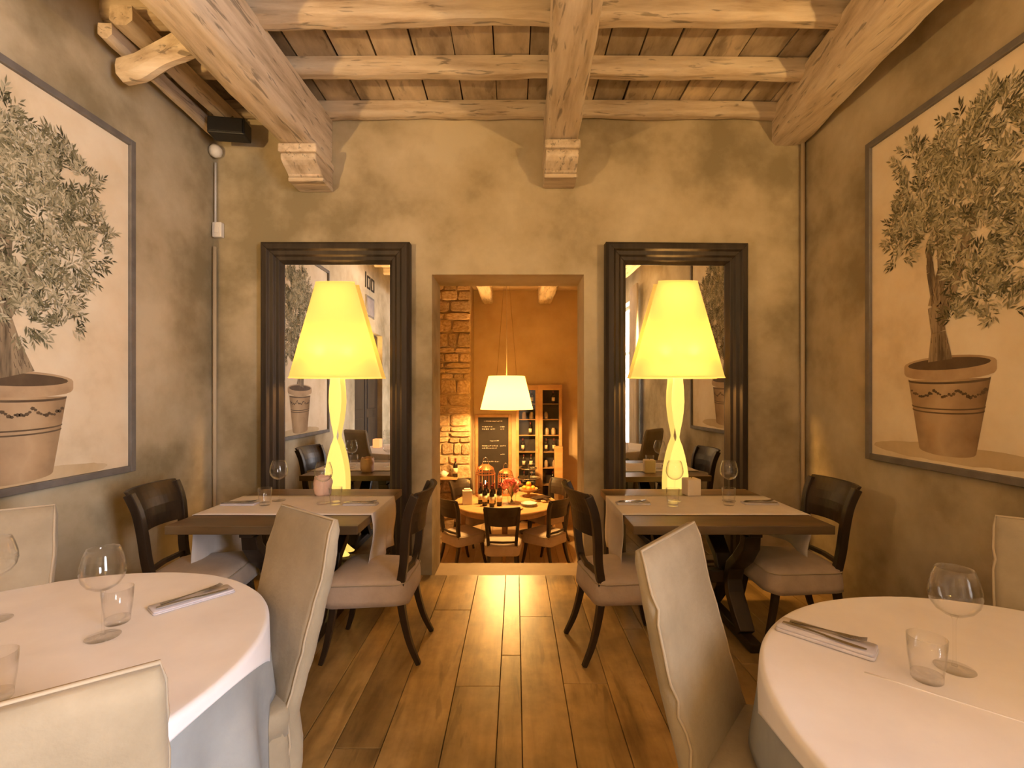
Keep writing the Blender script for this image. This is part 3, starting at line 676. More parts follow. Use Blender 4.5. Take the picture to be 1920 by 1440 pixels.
# ------------------------------------------------------------------ chairs with dark curved backs
def smooth_pts(pts, n=6):
    """Catmull-Rom through the points."""
    P = [Vector(p) for p in pts]; out = []
    for i in range(len(P) - 1):
        p0, p1, p2, p3 = P[max(i - 1, 0)], P[i], P[i + 1], P[min(i + 2, len(P) - 1)]
        for k in range(n):
            t = k / n
            out.append(0.5 * ((2 * p1) + (p2 - p0) * t + (2 * p0 - 5 * p1 + 4 * p2 - p3) * t * t + (3 * p1 - p0 - 3 * p2 + p3) * t ** 3))
    out.append(P[-1]); return out
def klismos(name, label, group, h=0.96):
    t = thing(name, label, 'chair', group=group)
    # seat cover: padded trapezoid with a short skirt
    rings = []
    def trap(wf, wb, d, r, z, wav=0.0, k=5):
        pts = rrect(1, 1, r, k)
        out = []
        for i, (u, v) in enumerate(pts):
            w = wb + (wf - wb) * (v + 0.5)
            q = (u * w, v * d, z)
            out.append((q[0] * (1 + wav * nz(q, 9)), q[1] * (1 + wav * nz(q, 9, 3)), z + wav * 0.15 * nz(q, 14, 5)))
        return out
    for (sc, z, wv) in ((1.03, 0.335, 0.05), (1.03, 0.37, 0.03), (1.02, 0.41, 0.015), (1.0, 0.445, 0.01), (0.975, 0.462, 0.005), (0.9, 0.475, 0), (0.7, 0.487, 0), (0.35, 0.492, 0)):
        rings.append(trap(0.49 * sc, 0.42 * sc, 0.46 * sc, 0.16, z, wv))
    st = MB().loft(rings, True, True).build('seat_cover', M['linen_seat'], t, smooth=True)
    pr = trap(0.495 * 1.0, 0.425 * 1.0, 0.465 * 1.0, 0.16, 0.452); pr.append(pr[0])
    MB().tube(pr, 0.004, 5, cap=False).build('piping', M['piping'], st, smooth=True)
    for s in (-1, 1):
        fp = smooth_pts([(s * 0.185, 0.165, 0.44), (s * 0.19, 0.18, 0.28), (s * 0.195, 0.215, 0.10), (s * 0.2, 0.245, 0.0)], 4)
        MB().tube(fp, [0.021 - 0.009 * i / (len(fp) - 1) for i in range(len(fp))], square=True, up=(1, 0, 0)).build('leg', M['dark_wood'], t, bevel=0.003)
        rp = smooth_pts([(s * 0.165, -0.185, 0.44), (s * 0.167, -0.205, 0.28), (s * 0.175, -0.245, 0.12), (s * 0.185, -0.30, 0.0)], 4)
        MB().tube(rp, [0.022 - 0.009 * i / (len(rp) - 1) for i in range(len(rp))], square=True, up=(1, 0, 0)).build('leg', M['dark_wood'], t, bevel=0.003)
        bp = smooth_pts([(s * 0.168, -0.19, 0.42), (s * 0.178, -0.215, 0.56), (s * 0.192, -0.225, 0.70), (s * 0.204, -0.245, 0.84), (s * 0.212, -0.285, h - 0.015)], 4)
        MB().tube(bp, [(0.023, 0.02)] * len(bp), square=True, up=(1, 0, 0)).build('back_post', M['dark_wood'], t, bevel=0.004)
    # curved back panel flaring backwards at its top
    rings = []; n = 14
    zs = [0.71, 0.73, 0.78, 0.83, 0.88, 0.92, h - 0.012, h]
    front, back = [], []
    for z in zs:
        f = (z - 0.71) / (h - 0.71)
        yy = -0.226 - 0.015 * f - 0.055 * max(0, f - 0.35) ** 1.6 / 0.65 ** 1.6
        hw = 0.185 + 0.035 * f + 0.012 * max(0, f - 0.7)
        th = 0.011
        ring = []
        for j in range(n + 1):
            u = -1 + 2 * j / n
            ring.append((hw * u, yy - 0.055 * (1 - u * u) + th, z))
        for j in range(n, -1, -1):
            u = -1 + 2 * j / n
            ring.append((hw * u, yy - 0.055 * (1 - u * u) - th, z))
        rings.append(ring)
    MB().loft(rings).build('backrest', M['dark_wood'], t, smooth=False, bevel=0.003)
    MB().tube([(-0.175, -0.205, 0.50), (0, -0.225, 0.50), (0.175, -0.205, 0.50)], 0.012, square=True).build('back_rail', M['dark_wood'], t)
    return t
G1 = 'dark curved-back chairs at the mirror tables'
def face(dx, dy): return math.atan2(-dx, dy)     # rotation so local +Y points to (dx, dy)
kA = klismos('curved_back_chair', 'dark curved-back chair against the left wall at the left trestle table', G1)
kA.location = (-1.89, 2.85, 0); kA.rotation_euler = (0, 0, face(0.99, 0.12))
copy_tree(kA, 'dark curved-back chair at left trestle table, its back towards the doorway', (-0.835, 2.80, 0), face(-1, 0.02))
copy_tree(kA, 'dark curved-back chair at right trestle table, its back towards the doorway', (0.64, 2.82, 0), face(0.985, 0.17))
copy_tree(kA, 'dark curved-back chair against the right wall at the right trestle table', (1.72, 2.97, 0), face(-1, 0.02))

# ------------------------------------------------------------------ slipcovered chairs
def slip_chair(name, label, group, seed=0.0):
    t = thing(name, label, 'chair', group=group)
    W, TH = 0.43, 0.07
    rings = []
    k = 4
    N = 16
    edgeL, edgeR = [], []
    for i in range(-5, N + 1):
        f = i / N; z = 0.44 + 0.61 * f
        if i < 0: f = 0.0; z = 0.44 + (0.44 - 0.012) * i / 5
        yc = -0.185 - 0.155 * f - 0.01 * math.sin(f * 3.1) - (0.018 * i / 5 if i < 0 else 0)
        w = W * (1.0 - 0.03 * f) - (0.012 if i == N else 0)
        th = TH * (1 - 0.25 * f) * (0.55 if i == N else 1)
        ring = []
        for (x, y) in rrect(w, th, th * 0.42, k, 0, yc):
            u = x / (w / 2)
            bulge = 0.016 * (1 - u * u) * math.sin(math.pi * min(1, f * 1.05)) * (1 if y > yc else -0.6)
            q = (x, y, z)
            wr = 0.011 * nz(q, 5, seed) + 0.004 * nz(q, 14, seed + 2)
            zz = z - (0.014 * (1 - u * u) if f > 0.85 else 0) * (f - 0.85) / 0.15
            ring.append((x + wr * 0.6, y + bulge + wr, zz + 0.6 * wr * f))
        rings.append(ring)
    br = MB().loft(rings).build('back_cover', M['linen'], t, smooth=True)
    n = len(rings[0])
    # piping along the front edge of the back: up one side, over the top, down the other
    def pick(ring, sx):
        return max(ring, key=lambda p: sx * p[0] * 3 + p[1] * 2)
    path = [pick(r, -1) for r in rings] + [pick(r, 1) for r in reversed(rings)]
    MB().tube([(p[0] * 1.004, p[1] + 0.001, p[2] + 0.002) for p in path], 0.0045, 6, cap=True).build('piping', M['piping'], br, smooth=True)
    path = [(p[0], -p[1], p[2]) for p in []]
    # seat pad
    rings = []
    for (s, z) in ((1.0, 0.40), (1.0, 0.455), (0.985, 0.478), (0.94, 0.49), (0.7, 0.497), (0.3, 0.499)):
        rings.append([(x * (1 + 0.01 * nz((x, y, z), 7, seed)), y, z + 0.004 * nz((x, y, 0), 8, seed)) for (x, y) in rrect(0.45 * s, 0.43 * s, 0.05 * s, 4, 0, 0.03)])
    MB().loft(rings).build('seat_cover', M['linen'], t, smooth=True)
    # skirt hanging to the floor round seat and back
    rings = []
    for i in range(9):
        f = i / 8; z = 0.43 - 0.42 * f
        ring = []
        pts = rrect(0.445 + 0.025 * f, 0.42 + 0.02 * f, 0.03, 3, 0, 0.042)
        dense = []
        for a in range(len(pts)):
            p, q = Vector(pts[a]), Vector(pts[(a + 1) % len(pts)])
            m2 = 8 if (q - p).length > 0.1 else 1
            for b in range(m2): dense.append(p.lerp(q, b / m2))
        for (x, y) in dense:
            wv = 0.012 * f * nz((x, y, 0.3 * z), 11, seed) + 0.003 * nz((x, y, z), 9, seed)
            l = math.hypot(x, y); ring.append((x + wv * x / l * 2, y + wv * y / l * 2, z))
        rings.append(ring)
    MB().loft(rings, False, False).build('skirt', M['linen'], t, smooth=True, solid=0.003)
    for s in (-1, 1):
        for y in (-0.16, 0.2):
            MB().tube([(s * 0.18, y, 0.41), (s * 0.18, y, 0.0)], [0.02, 0.014], square=True, up=(1, 0, 0)).build('leg', M['dark_wood'], t)
    return t
G2 = 'linen slipcovered chairs at the round tables'
def place_back(o, top_c, dirv):
    d = Vector(dirv).normalized()
    o.location = (top_c[0] + d.x * 0.34, top_c[1] + d.y * 0.34, 0); o.rotation_euler = (0, 0, face(d.x, d.y))
s1 = slip_chair('slipcovered_chair', 'beige slipcovered chair between left round table and left trestle table', G2)
place_back(s1, (-0.797, 1.798), (-0.62, -0.78))
s2 = copy_tree(s1, 'beige slipcovered chair left of the right round table, catching a bright highlight'); place_back(s2, (0.487, 1.50), (0.76, -0.65))
s3 = copy_tree(s1, 'beige slipcovered chair seen from behind, nearest the viewer at bottom left'); place_back(s3, (-0.755, 0.665), (-0.61, 0.79))
s4 = copy_tree(s1, 'beige slipcovered chair against the left wall behind left round table'); place_back(s4, (-2.04, 1.80), (0.54, -0.84))
s5 = copy_tree(s1, 'pinkish slipcovered chair against the right wall behind right round table'); place_back(s5, (1.94, 1.62), (-0.64, -0.77))

# ------------------------------------------------------------------ round tables with cloths
def round_table(cx, cy, r, z, phi, a, labels, crease, seats):
    t = thing('round_table', labels[0], 'table', (cx, cy, 0), 0, 'round dining tables')
    MB().lathe([(0, z - 0.035), (r - 0.02, z - 0.035), (r - 0.012, z - 0.02), (r - 0.015, z - 0.006), (0, z - 0.006)], 48).build('table_top', M['table_wood'], t)
    MB().lathe([(0, 0.0), (0.26, 0.0), (0.26, 0.03), (0.07, 0.06), (0.05, 0.2), (0.05, z - 0.06), (0.16, z - 0.036), (0, z - 0.036)], 24).build('pedestal', M['dark_wood'], t)
    def cloth(name, smax, off, folds, amp, nr_t, nr_h, material, label, cat, seed, floor=False):
        m = MB(); nth = 220; rings = []
        rho = 0.014
        def pos(s, th, smx):
            if s <= r - rho: rad, zz = s, 0.0
            elif s <= r - rho + rho * 1.5708:
                b = (s - (r - rho)) / rho; rad = r - rho + rho * math.sin(b); zz = -rho + rho * math.cos(b)
            else:
                d = s - (r - rho + rho * 1.5708); D = max(0.001, d)
                fold = math.sin(th * folds + 1.3 * math.sin(th * 3 + seed)) + 0.5 * math.sin(th * folds * 0.53 + seed)
                rad = r + 0.10 * D * 0.8 + amp * min(1, D / 0.25) * fold; zz = -rho - D * 0.992
            rad += off * 0.7; zz += off
            w = 0.0016 * nz((s * math.cos(th) * 3, s * math.sin(th) * 3, 0), 3, seed) + 0.0012 * nz((s * math.cos(th + crease) * 1.2, s * math.sin(th + crease) * 9, 0), 2.5, seed + 4)
            return (rad * math.cos(th), rad * math.sin(th), z + zz + (w if s < r else 0))
        fr = [0.0015, .15, .3, .45, .6, .7, .8, .88, .94, .985]
        nh = nr_h
        for q in range(len(fr) + 6 + nh):
            ring = []
            for k in range(nth):
                th = 2 * math.pi * k / nth; smx = smax(th)
                if q < len(fr): s = fr[q] * (r - rho)
                elif q < len(fr) + 6: s = r - rho + rho * 1.5708 * (q - len(fr)) / 5.0
                else:
                    s0 = r - rho + rho * 1.5708
                    s = s0 + max(0.0, (smx - s0)) * (q - len(fr) - 5) / nh
                if s > smx: s = smx
                ring.append(pos(s, th, smx))
            rings.append(ring)
        m.loft(rings, True, False)
        o = m.build(name, material, smooth=True, solid=0.0025)
        o.location = (cx, cy, 0)
        return tag(o, label, cat, 'round table cloths')
    def rest(th, full):
        # the cloth stops on the seats that are pushed under the table
        for q in seats:
            d = abs((math.degrees(th) - q + 180) % 360 - 180)
            if d < 24:
                k = min(1.0, max(0.0, (24 - d) / 5.0)); lim = r + z - 0.525
                full = full + (min(full, lim) - full) * k
        return full
    cloth('under_cloth', lambda th: rest(th, r + z - 0.018), 0.0, 17, 0.018, 0, 10, M['grey_cloth'], labels[1], 'tablecloth', 1.0)
    def sq(th):
        c, s = abs(math.cos(th - phi)), abs(math.sin(th - phi))
        return rest(th, a / max(c, s))
    cloth('table_overlay', sq, 0.007, 9, 0.010, 0, 7, M['white_cloth'], labels[2], 'tablecloth', 2.0)
RZ = 0.755
LT = (-1.45, 1.265, 0.69); RT = (1.345, 0.985, 0.735)
round_table(LT[0], LT[1], LT[2], RZ, R(-6), 0.72, ['round dining table under cloths at the left', 'grey floor-length cloth hanging on the left round table', 'white square overlay cloth on the left round table'], 0.3, (36, -37, 138))
round_table(RT[0], RT[1], RT[2], RZ, R(3), 0.77, ['round dining table under cloths at the right', 'grey floor-length cloth hanging on the right round table', 'white square overlay cloth on the right round table'], 1.9, (153, 47))

ov = [o for o in bpy.data.objects if o.name.startswith('table_overlay')]
for o, lines in ((ov[1], (((-0.42, 0.26), (0.35, -0.42)), ((-0.55, -0.30), (0.4, 0.55)))),):
    for a, b in lines:
        MB().tube([(a[0] + (b[0] - a[0]) * k / 12, a[1] + (b[1] - a[1]) * k / 12, RZ + 0.0084) for k in range(13)], 0.0026, 6).build('ironed_crease', M['white_cloth'], o, smooth=True)
# ------------------------------------------------------------------ table ware
wine_src = None
def wine_glass(loc, label, h=0.27):
    global wine_src
    if wine_src is None:
        t = thing('wine_glass', label, 'wine glass', loc, 0, 'wine glasses')
        bowl = [(0.003, 0.142), (0.022, 0.146), (0.040, 0.158), (0.052, 0.176), (0.057, 0.198), (0.055, 0.222), (0.048, 0.25), (0.041, 0.27), (0.0395, 0.27), (0.0465, 0.25), (0.0535, 0.222), (0.0555, 0.198), (0.0505, 0.177), (0.039, 0.16), (0.021, 0.149), (0.003, 0.145)]
        MB().lathe(bowl, 32, cap0=True, cap1=True).build('bowl', M['glass'], t, smooth=True)
        MB().lathe([(0.007, 0.008), (0.004, 0.02), (0.0035, 0.08), (0.004, 0.13), (0.009, 0.1435)], 12).build('stem', M['glass'], t, smooth=True)
        MB().lathe([(0.0, 0.0005), (0.043, 0.0005), (0.0445, 0.002), (0.043, 0.0035), (0.02, 0.005), (0.007, 0.009), (0.0, 0.009)], 32).build('foot', M['glass'], t, smooth=True)
        wine_src = t; return t
    return copy_tree(wine_src, label, loc)
tumb_src = None
def tumbler(loc, label):
    global tumb_src
    if tumb_src is None:
        t = thing('water_tumbler', label, 'glass', loc, 0, 'water tumblers')
        MB().lathe([(0.034, 0.018), (0.0395, 0.06), (0.0425, 0.112), (0.0408, 0.112), (0.038, 0.06), (0.032, 0.02)], 28, cap0=False, cap1=False).build('tumbler_wall', M['glass'], t, smooth=True)
        MB().lathe([(0, 0.0005), (0.031, 0.0005), (0.0335, 0.004), (0.034, 0.018), (0.031, 0.0185), (0, 0.0165)], 28).build('tumbler_base', M['glass'], t, smooth=True)
        tumb_src = t; return t
    return copy_tree(tumb_src, label, loc)
def onplane(x, y, z):
    Y = (EYE - z) * F / (y - 740.0); return ((x - 967.0) * Y / F, Y, z)
cz = RZ + 0.0095; tz = TZ + 0.0045
wine_glass((-1.253, 1.425, cz), 'empty wine glass in front of tumbler on the left round table')
wine_glass((-1.70, 1.53, cz), 'wine glass at the left photo edge on the left round table')
wine_glass((1.178, 1.26, cz), 'large empty wine glass on the right round table')
wine_glass((-1.60, 3.17, tz), 'wine glass left of the pink votive on left trestle table')
wine_glass((-1.265, 3.09, tz), 'wine glass in front of the glowing lamp on left trestle table')
wine_glass((1.07, 3.16, tz), 'wine glass before the glowing lamp on right trestle table')
wine_glass((1.435, 3.16, tz), 'wine glass right of the lamp on right trestle table')
tumbler((-1.285, 1.515, cz), 'water tumbler behind wine glass on left round table')
tumbler((-1.255, 1.13, cz), 'water tumbler at left photo edge on left round table')
tumbler((1.06, 1.21, cz), 'water tumbler beside large wine glass on right round table')
tumbler((-1.625, 3.04, tz), 'water tumbler at left setting of left trestle table')
tumbler((-1.175, 3.06, tz), 'water tumbler at right setting of left trestle table')
tumbler((1.01, 3.02, tz), 'water tumbler at left setting of right trestle table')
tumbler((1.38, 3.04, tz), 'water tumbler at right setting of right trestle table')

def fork_mesh():
    m = MB()
    m.loft([[(x - w, y, z - .001), (x + w, y, z - .001), (x + w, y, z + .001), (x - w, y, z + .001)] for x, y, w, z in ((0, -.095, .006, .002), (0, -.08, .008, .003), (0, -.03, .0035, .004), (0, .02, .003, .005), (0, .04, .009, .004), (0, .055, .012, .003), (0, .06, .0125, .003))])
    for k in range(4):
        x = -0.0105 + k * 0.007
        m.loft([[(x - w, y, z - .001), (x + w, y, z - .001), (x + w, y, z + .001), (x - w, y, z + .001)] for y, w, z in ((.06, .002, .003), (.085, .0017, .005), (.1, .001, .009))])
    return m.mesh('fork', M['steel'])
def knife_mesh():
    m = MB()
    m.loft([[(x0, y, -.0015 * t), (x1, y, -.0015 * t), (x1, y, .0015 * t), (x0, y, .0015 * t)] for y, x0, x1, t in ((-.11, -.006, .006, 1), (-.09, -.009, .009, 2), (-.02, -.006, .006, 2), (0.0, -.006, .007, 1.5), (.02, -.006, .010, .8), (.08, -.006, .011, .5), (.105, -.005, .004, .4))])
    return m.mesh('knife', M['steel'])
FORK, KNIFE = fork_mesh(), knife_mesh()
def setting(c, ang, label, z, L=0.25, W=0.085, rolled=False, fl='', kl=''):
    t = thing('folded_napkin', label, 'napkin', (c[0], c[1], z), ang, 'folded napkins')
    h1 = 0.010 if not rolled else 0.018
    def fold(name, w, l, z0, z1, material, dx=0.0):
        rings = []
        for (s, zz) in ((0.97, z0), (1.0, z0 + (z1 - z0) * .35), (1.0, z0 + (z1 - z0) * .7), (0.96, z1)):
            rings.append([(x * s + dx, y * (0.99 + 0.01 * s), zz + 0.0012 * nz((x, y, zz), 20, c[0])) for (x, y) in rrect(w, l, min(w, l) * 0.12, 3)])
        return MB().loft(rings).build(name, material, t, smooth=True)
    fold('napkin_fold', W, L, 0.0005, h1 * 0.5, M['napkin']); fold('napkin_fold', W * 0.94, L * 0.985, h1 * 0.5, h1, M['napkin'], -0.002)
    ca, sa = math.cos(ang), math.sin(ang)
    for me, dx, rot, nm, lb in ((FORK, -W * 0.18, 0.10, 'fork', fl), (KNIFE, W * 0.2, -0.05, 'table_knife', kl)):
        o = link(nm, me); o.location = (c[0] + ca * dx, c[1] + sa * dx, z + h1 + 0.0035); o.rotation_euler = (0, 0, ang + rot)
        tag(o, lb, nm.replace('table_', ''), nm.replace('_', ' ') + 's on napkins')
def setp(c, d, where, z, **k):
    setting(c, math.atan2(-d[0], d[1]), 'folded napkin with cutlery ' + where, z, fl='steel fork on the napkin ' + where, kl='steel knife on the napkin ' + where, **k)
setp((-1.155, 1.68), (0.15, 0.18), 'on the left round table', cz)
setp((0.925, 1.405), (0.18, -0.18), 'on the right round table', cz, rolled=True)
setp((-1.80, 3.06), (1, 0.03), 'at the left end of left trestle table', tz, L=0.22)
setp((-1.01, 3.06), (1, -0.03), 'at the right end of left trestle table', tz, L=0.22)
setp((0.77, 3.08), (1, 0.0), 'at the left end of right trestle table', tz, L=0.22)
setp((1.60, 3.08), (1, -0.02), 'at the right end of right trestle table', tz, L=0.22)

# votive candle holders
M['votive_pink'] = mat('pink_paper', (0.72, 0.48, 0.38), (0.85, 0.62, 0.5), scale=9, rough=0.7, bump=0.5, bump_dist=0.006)
M['votive_cream'] = mat('cream_wax', (0.72, 0.6, 0.45), (0.8, 0.7, 0.55), scale=5, rough=0.6)
def votive_paper(loc, label):
    t = thing('paper_votive', label, 'candle holder', loc)
    rings = []
    for i in range(9):
        f = i / 8; ring = []
        for k in range(28):
            a = 2 * math.pi * k / 28
            q = (math.cos(a), math.sin(a), f * 1.5)
            r = 0.052 + 0.008 * math.sin(f * 3) + (0.008 * nz(q, 2.4) + 0.006 * nz(q, 5)) * (0.3 + f)
            ring.append((r * math.cos(a), r * math.sin(a), 0.0005 + 0.135 * f + (0.02 * nz((q[0], q[1], 0), 3, 2) if f > 0.9 else 0)))
        rings.append(ring)
    MB().loft(rings, True, False).build('paper_wrap', M['votive_pink'], t, smooth=True, solid=0.003)
    MB().lathe([(0, 0.003), (0.035, 0.003), (0.035, 0.08), (0, 0.082)], 16).build('candle', M['votive_cream'], t)
votive_paper((-1.385, 3.37, TZ), 'crumpled pink paper candle holder beside lamp on left trestle table')
def votive_cube(loc, label, lit=False):
    t = thing('cube_candle', label, 'candle', loc, R(8))
    MB().box(-0.05, 0.05, -0.05, 0.05, 0.0005, 0.12).build('wax_block', M['cube_lit'] if lit else M['votive_cream'], t, bevel=0.008)
    MB().tube([(0, 0, 0.119), (0.004, 0, 0.132)], 0.002, 5).build('wick', M['black'], t)
M['cube_lit'] = glow_mat('lit_wax', (1.0, 0.42, 0.15), 0.5, (0.8, 0.6, 0.4))
votive_cube((1.26, 3.37, TZ), 'cream cube candle before the lamp on right trestle table')
votive_cube((-1.93, 1.2, cz), 'lit orange cube candle on left round table, seen in the mirror', True)

# small sign and framed print on the left wall above the dark door (seen in the mirror)
pr = thing('framed_print', 'small dark framed print above dark door, seen in left mirror', 'picture', (XL, -0.32, 2.82))
MB().box(0.001, 0.02, -0.22, 0.22, 0, 0.36).build('print_frame', M['pic_frame'], pr, bevel=0.003)
MB().box(0.0205, 0.024, -0.18, 0.18, 0.04, 0.32).build('print_sheet', M['napkin_dark'], pr)
sg = thing('wall_sign', 'small dark letters on wall above print, seen in left mirror', 'sign', (XL, -0.32, 3.3))
MB().box(0.001, 0.012, 0.2, 0.23, 0, 0.26).build('letter', M['black'], sg)
for c in (0.05, -0.17):
    MB().box(0.001, 0.012, c - 0.08, c - 0.055, 0, 0.22).box(0.001, 0.012, c + 0.055, c + 0.08, 0, 0.22).box(0.001, 0.012, c - 0.055, c + 0.055, 0, 0.03).box(0.001, 0.012, c - 0.055, c + 0.055, 0.19, 0.22).build('letter', M['black'], sg)

# ------------------------------------------------------------------ the lower room beyond the doorway
FB = 8.4
M['far_floor'] = mat('far_floor_boards', (0.40, 0.27, 0.14), (0.62, 0.46, 0.28), scale=5, stretch=(1, 0.2, 1), rough=0.45)
ff = struct(MB().box(-2.6, 2.2, YB + WT, FB, ZF - 0.12, ZF - 0.021).build('floor', M['subfloor']))
xx = -2.6
while xx < 2.19:
    x2 = min(2.2, xx + 0.2)
    MB().box(xx + 0.002, x2 - 0.002, YB + WT + 0.002, FB - 0.002, ZF - 0.02, ZF).build('floor_plank', M['far_floor'], ff)
    xx = x2
wall('wall_far', [(-2.6, 2.2, FB, FB + 0.3, ZF - 0.1, 3.6)], M['plaster_dark'])
wall('wall_far_right', [(2.2, 2.5, YB + WT, FB + 0.3, ZF - 0.1, 3.6)], M['plaster_dark'])
wall('wall_far_left', [(-2.9, -2.6, YB + WT, FB + 0.3, ZF - 0.1, 3.6)], M['plaster_dark'])
wall('ceiling_far', [(-2.9, 2.5, YB + WT, FB + 0.3, 3.36, 3.5)], M['plaster_dark'])
for xx, lb in ((-0.5, 'pale ceiling beam in lower room, left of the pendant'), (0.52, 'pale ceiling beam in lower room, right of the pendant')):
    tag(log_beam('ceiling_beam', [(xx, YB + WT, 3.12), (xx, FB, 3.12)], 0.26 if xx > 0 else 0.2, 0.24, M['beam'], 50 + xx), lb, 'beam', 'beams of the lower room')
# stone pier of separate stones
M['mortar'] = mat('lime_mortar', (0.36, 0.25, 0.14), (0.46, 0.34, 0.2), scale=9, rough=0.9, bump=0.3)
M['stone'] = mat('rubble_stone', (0.24, 0.145, 0.075), (0.58, 0.43, 0.27), scale=6, rough=0.85, bump=0.5, bump_dist=0.02, rnd=0.28, c3=(0.42, 0.285, 0.16))
PX1, PY = -0.74, 7.75
pier = struct(MB().box(-2.6, PX1 - 0.012, PY, FB, ZF, 3.36).build('wall_stone', M['mortar']))
variants = []
for v in range(8):
    rings = []
    for (s, d) in ((1.0, 0.0), (1.0, -0.6), (0.82, -1.0)):
        rings.append([(x * s * (1 + 0.2 * nz((x, y, v), 2.2, v)), d * (1 + .25 * nz((x, y, 0), 2.2, v + 3)), y * s * (1 + 0.24 * nz((x, y, v + 5), 2.2, v))) for (x, y) in rrect(1, 1, 0.22, 2)])
    variants.append(MB().loft(rings, False, True).mesh('stone', M['stone'], smooth=False))
z = -0.75; rw = random.Random(11)
while z < 3.3:
    h = rw.choice((0.09, 0.13, 0.16, 0.2, 0.25)); x = -1.45 - rw.random() * 0.15
    while x < PX1 - 0.05:
        w = rw.uniform(0.12, 0.42); x2 = x + w
        if PX1 - x2 < 0.12: x2 = PX1
        o = link('stone', rw.choice(variants), pier)
        o.location = ((x + x2) / 2, PY, z + h / 2); o.scale = (x2 - x - 0.012, rw.uniform(0.02, 0.045), h - 0.012)
        x = x2
    z += h
# pendant of the lower room
M['pendant_shade2'] = glow_mat('lower_pendant_shade_paper', (1.0, 0.60, 0.14), 1.3, (0.92, 0.80, 0.5))
pendant((-0.133, 6.9, 1.285), 0.385, 0.265, 0.485, 3.36, 'glowing cone pendant lamp above the round table through the doorway', 190, 'pendant_shade2')

# round wooden table of the lower room
RX, RY, RR, RTZ = -0.155, 6.95, 0.76, ZF + 0.75
M['warm_wood'] = mat('warm_oak', (0.34, 0.18, 0.07), (0.55, 0.33, 0.15), scale=6, stretch=(0.3, 1, 1), rough=0.4)
t = thing('round_wooden_table', 'round wooden table laden with bottles and flowers in the lower room', 'table', (RX, RY, ZF))
MB().lathe([(0, .71), (RR - .02, .71), (RR, .72), (RR, .74), (RR - .01, .75), (0, .75)], 48).build('table_top', M['warm_wood'], t)
MB().lathe([(RR - .12, .64), (RR - .08, .64), (RR - .08, .7095), (RR - .12, .7095)], 40, cap0=False, cap1=False).build('apron', M['warm_wood'], t)
for k in range(4):
    a = R(90 * k); x_, y_ = (RR - .14) * math.cos(a), (RR - .14) * math.sin(a)
    MB().tube([(x_, y_, 0.709), (x_, y_, 0)], [0.035, 0.022], square=True).build('leg', M['warm_wood'], t, bevel=0.004)
G3 = 'dark curved-back chairs in the lower room'
def far_chair(x, y, label):
    c = copy_tree(kA, label, (x, y, ZF), face(RX - x, RY - y)); c['group'] = G3; return c
far_chair(-0.165, 6.03, 'dark chair nearest the doorway at the lower room table')
far_chair(-0.72, 6.42, 'dark chair left of the lower room table')
far_chair(0.40, 6.42, 'dark chair right of the lower room table')
far_chair(-0.69, 7.42, 'dark chair behind the napkin box at the lower room table')
far_chair(0.50, 7.45, 'dark chair behind the cutting boards at the lower room table')

# wine bottles
M['bottle'] = mat('dark_bottle_glass', (0.02, 0.012, 0.008), rough=0.12, spec=0.6)
M['label_paper'] = mat('cream_label_paper', (0.7, 0.58, 0.38), (0.78, 0.66, 0.46), scale=9, rough=0.7)
M['capsule'] = mat('red_capsule', (0.16, 0.02, 0.015), rough=0.35)
bt = None
def bottle(loc, label, group='wine bottles on the lower room table'):
    global bt
    if bt is None:
        bt = thing('wine_bottle', label, 'bottle', loc, 0, group)
        MB().lathe([(0, .0005), (.034, .0005), (.037, .006), (.037, .185), (.033, .205), (.018, .228), (.0145, .24), (.014, .295), (.016, .297), (.016, .303), (0, .303)], 20).build('bottle_glass', M['bottle'], bt, smooth=True)
        MB().lathe([(.0375, .06), (.0375, .15)], 20, cap0=False, cap1=False).build('bottle_label', M['label_paper'], bt, smooth=True, solid=0.0005)
        MB().lathe([(.0152, .255), (.0165, .298), (.0168, .3045), (0, .3045)], 16, cap0=False).build('capsule', M['capsule'], bt, smooth=True)
        return bt
    c = copy_tree(bt, label, loc); c['group'] = group; return c
bl = ['wine bottle leftmost of the front bottles', 'wine bottle nearest the viewer in the cluster', 'wine bottle rightmost of the front bottles', 'wine bottle at the back left of the cluster', 'wine bottle in the middle of the cluster back', 'wine bottle beside the vase, right of the cluster back', 'wine bottle beside the napkin box, left of the cluster']
for (dx, dy), lb in zip(((-.44, 6.68), (-.335, 6.60), (-.235, 6.68), (-.42, 6.82), (-.325, 6.77), (-.235, 6.84), (-.51, 6.80)), bl):
    bottle((dx, dy, RTZ), lb + ' on lower room table')
# napkin box
M['white_ceramic'] = mat('white_ceramic', (0.72, 0.66, 0.55), rough=0.35)
nb = thing('napkin_box', 'white upright napkin box at left on lower room table', 'napkin box', (-0.70, 6.78, RTZ), R(10))
MB().box(-.07, .07, -.05, .05, 0.0005, .2).build('box_body', M['white_ceramic'], nb, bevel=0.006)
MB().box(-.045, .045, -.03, .03, .19, .225).build('paper_napkins', M['runner'], nb, bevel=0.004)
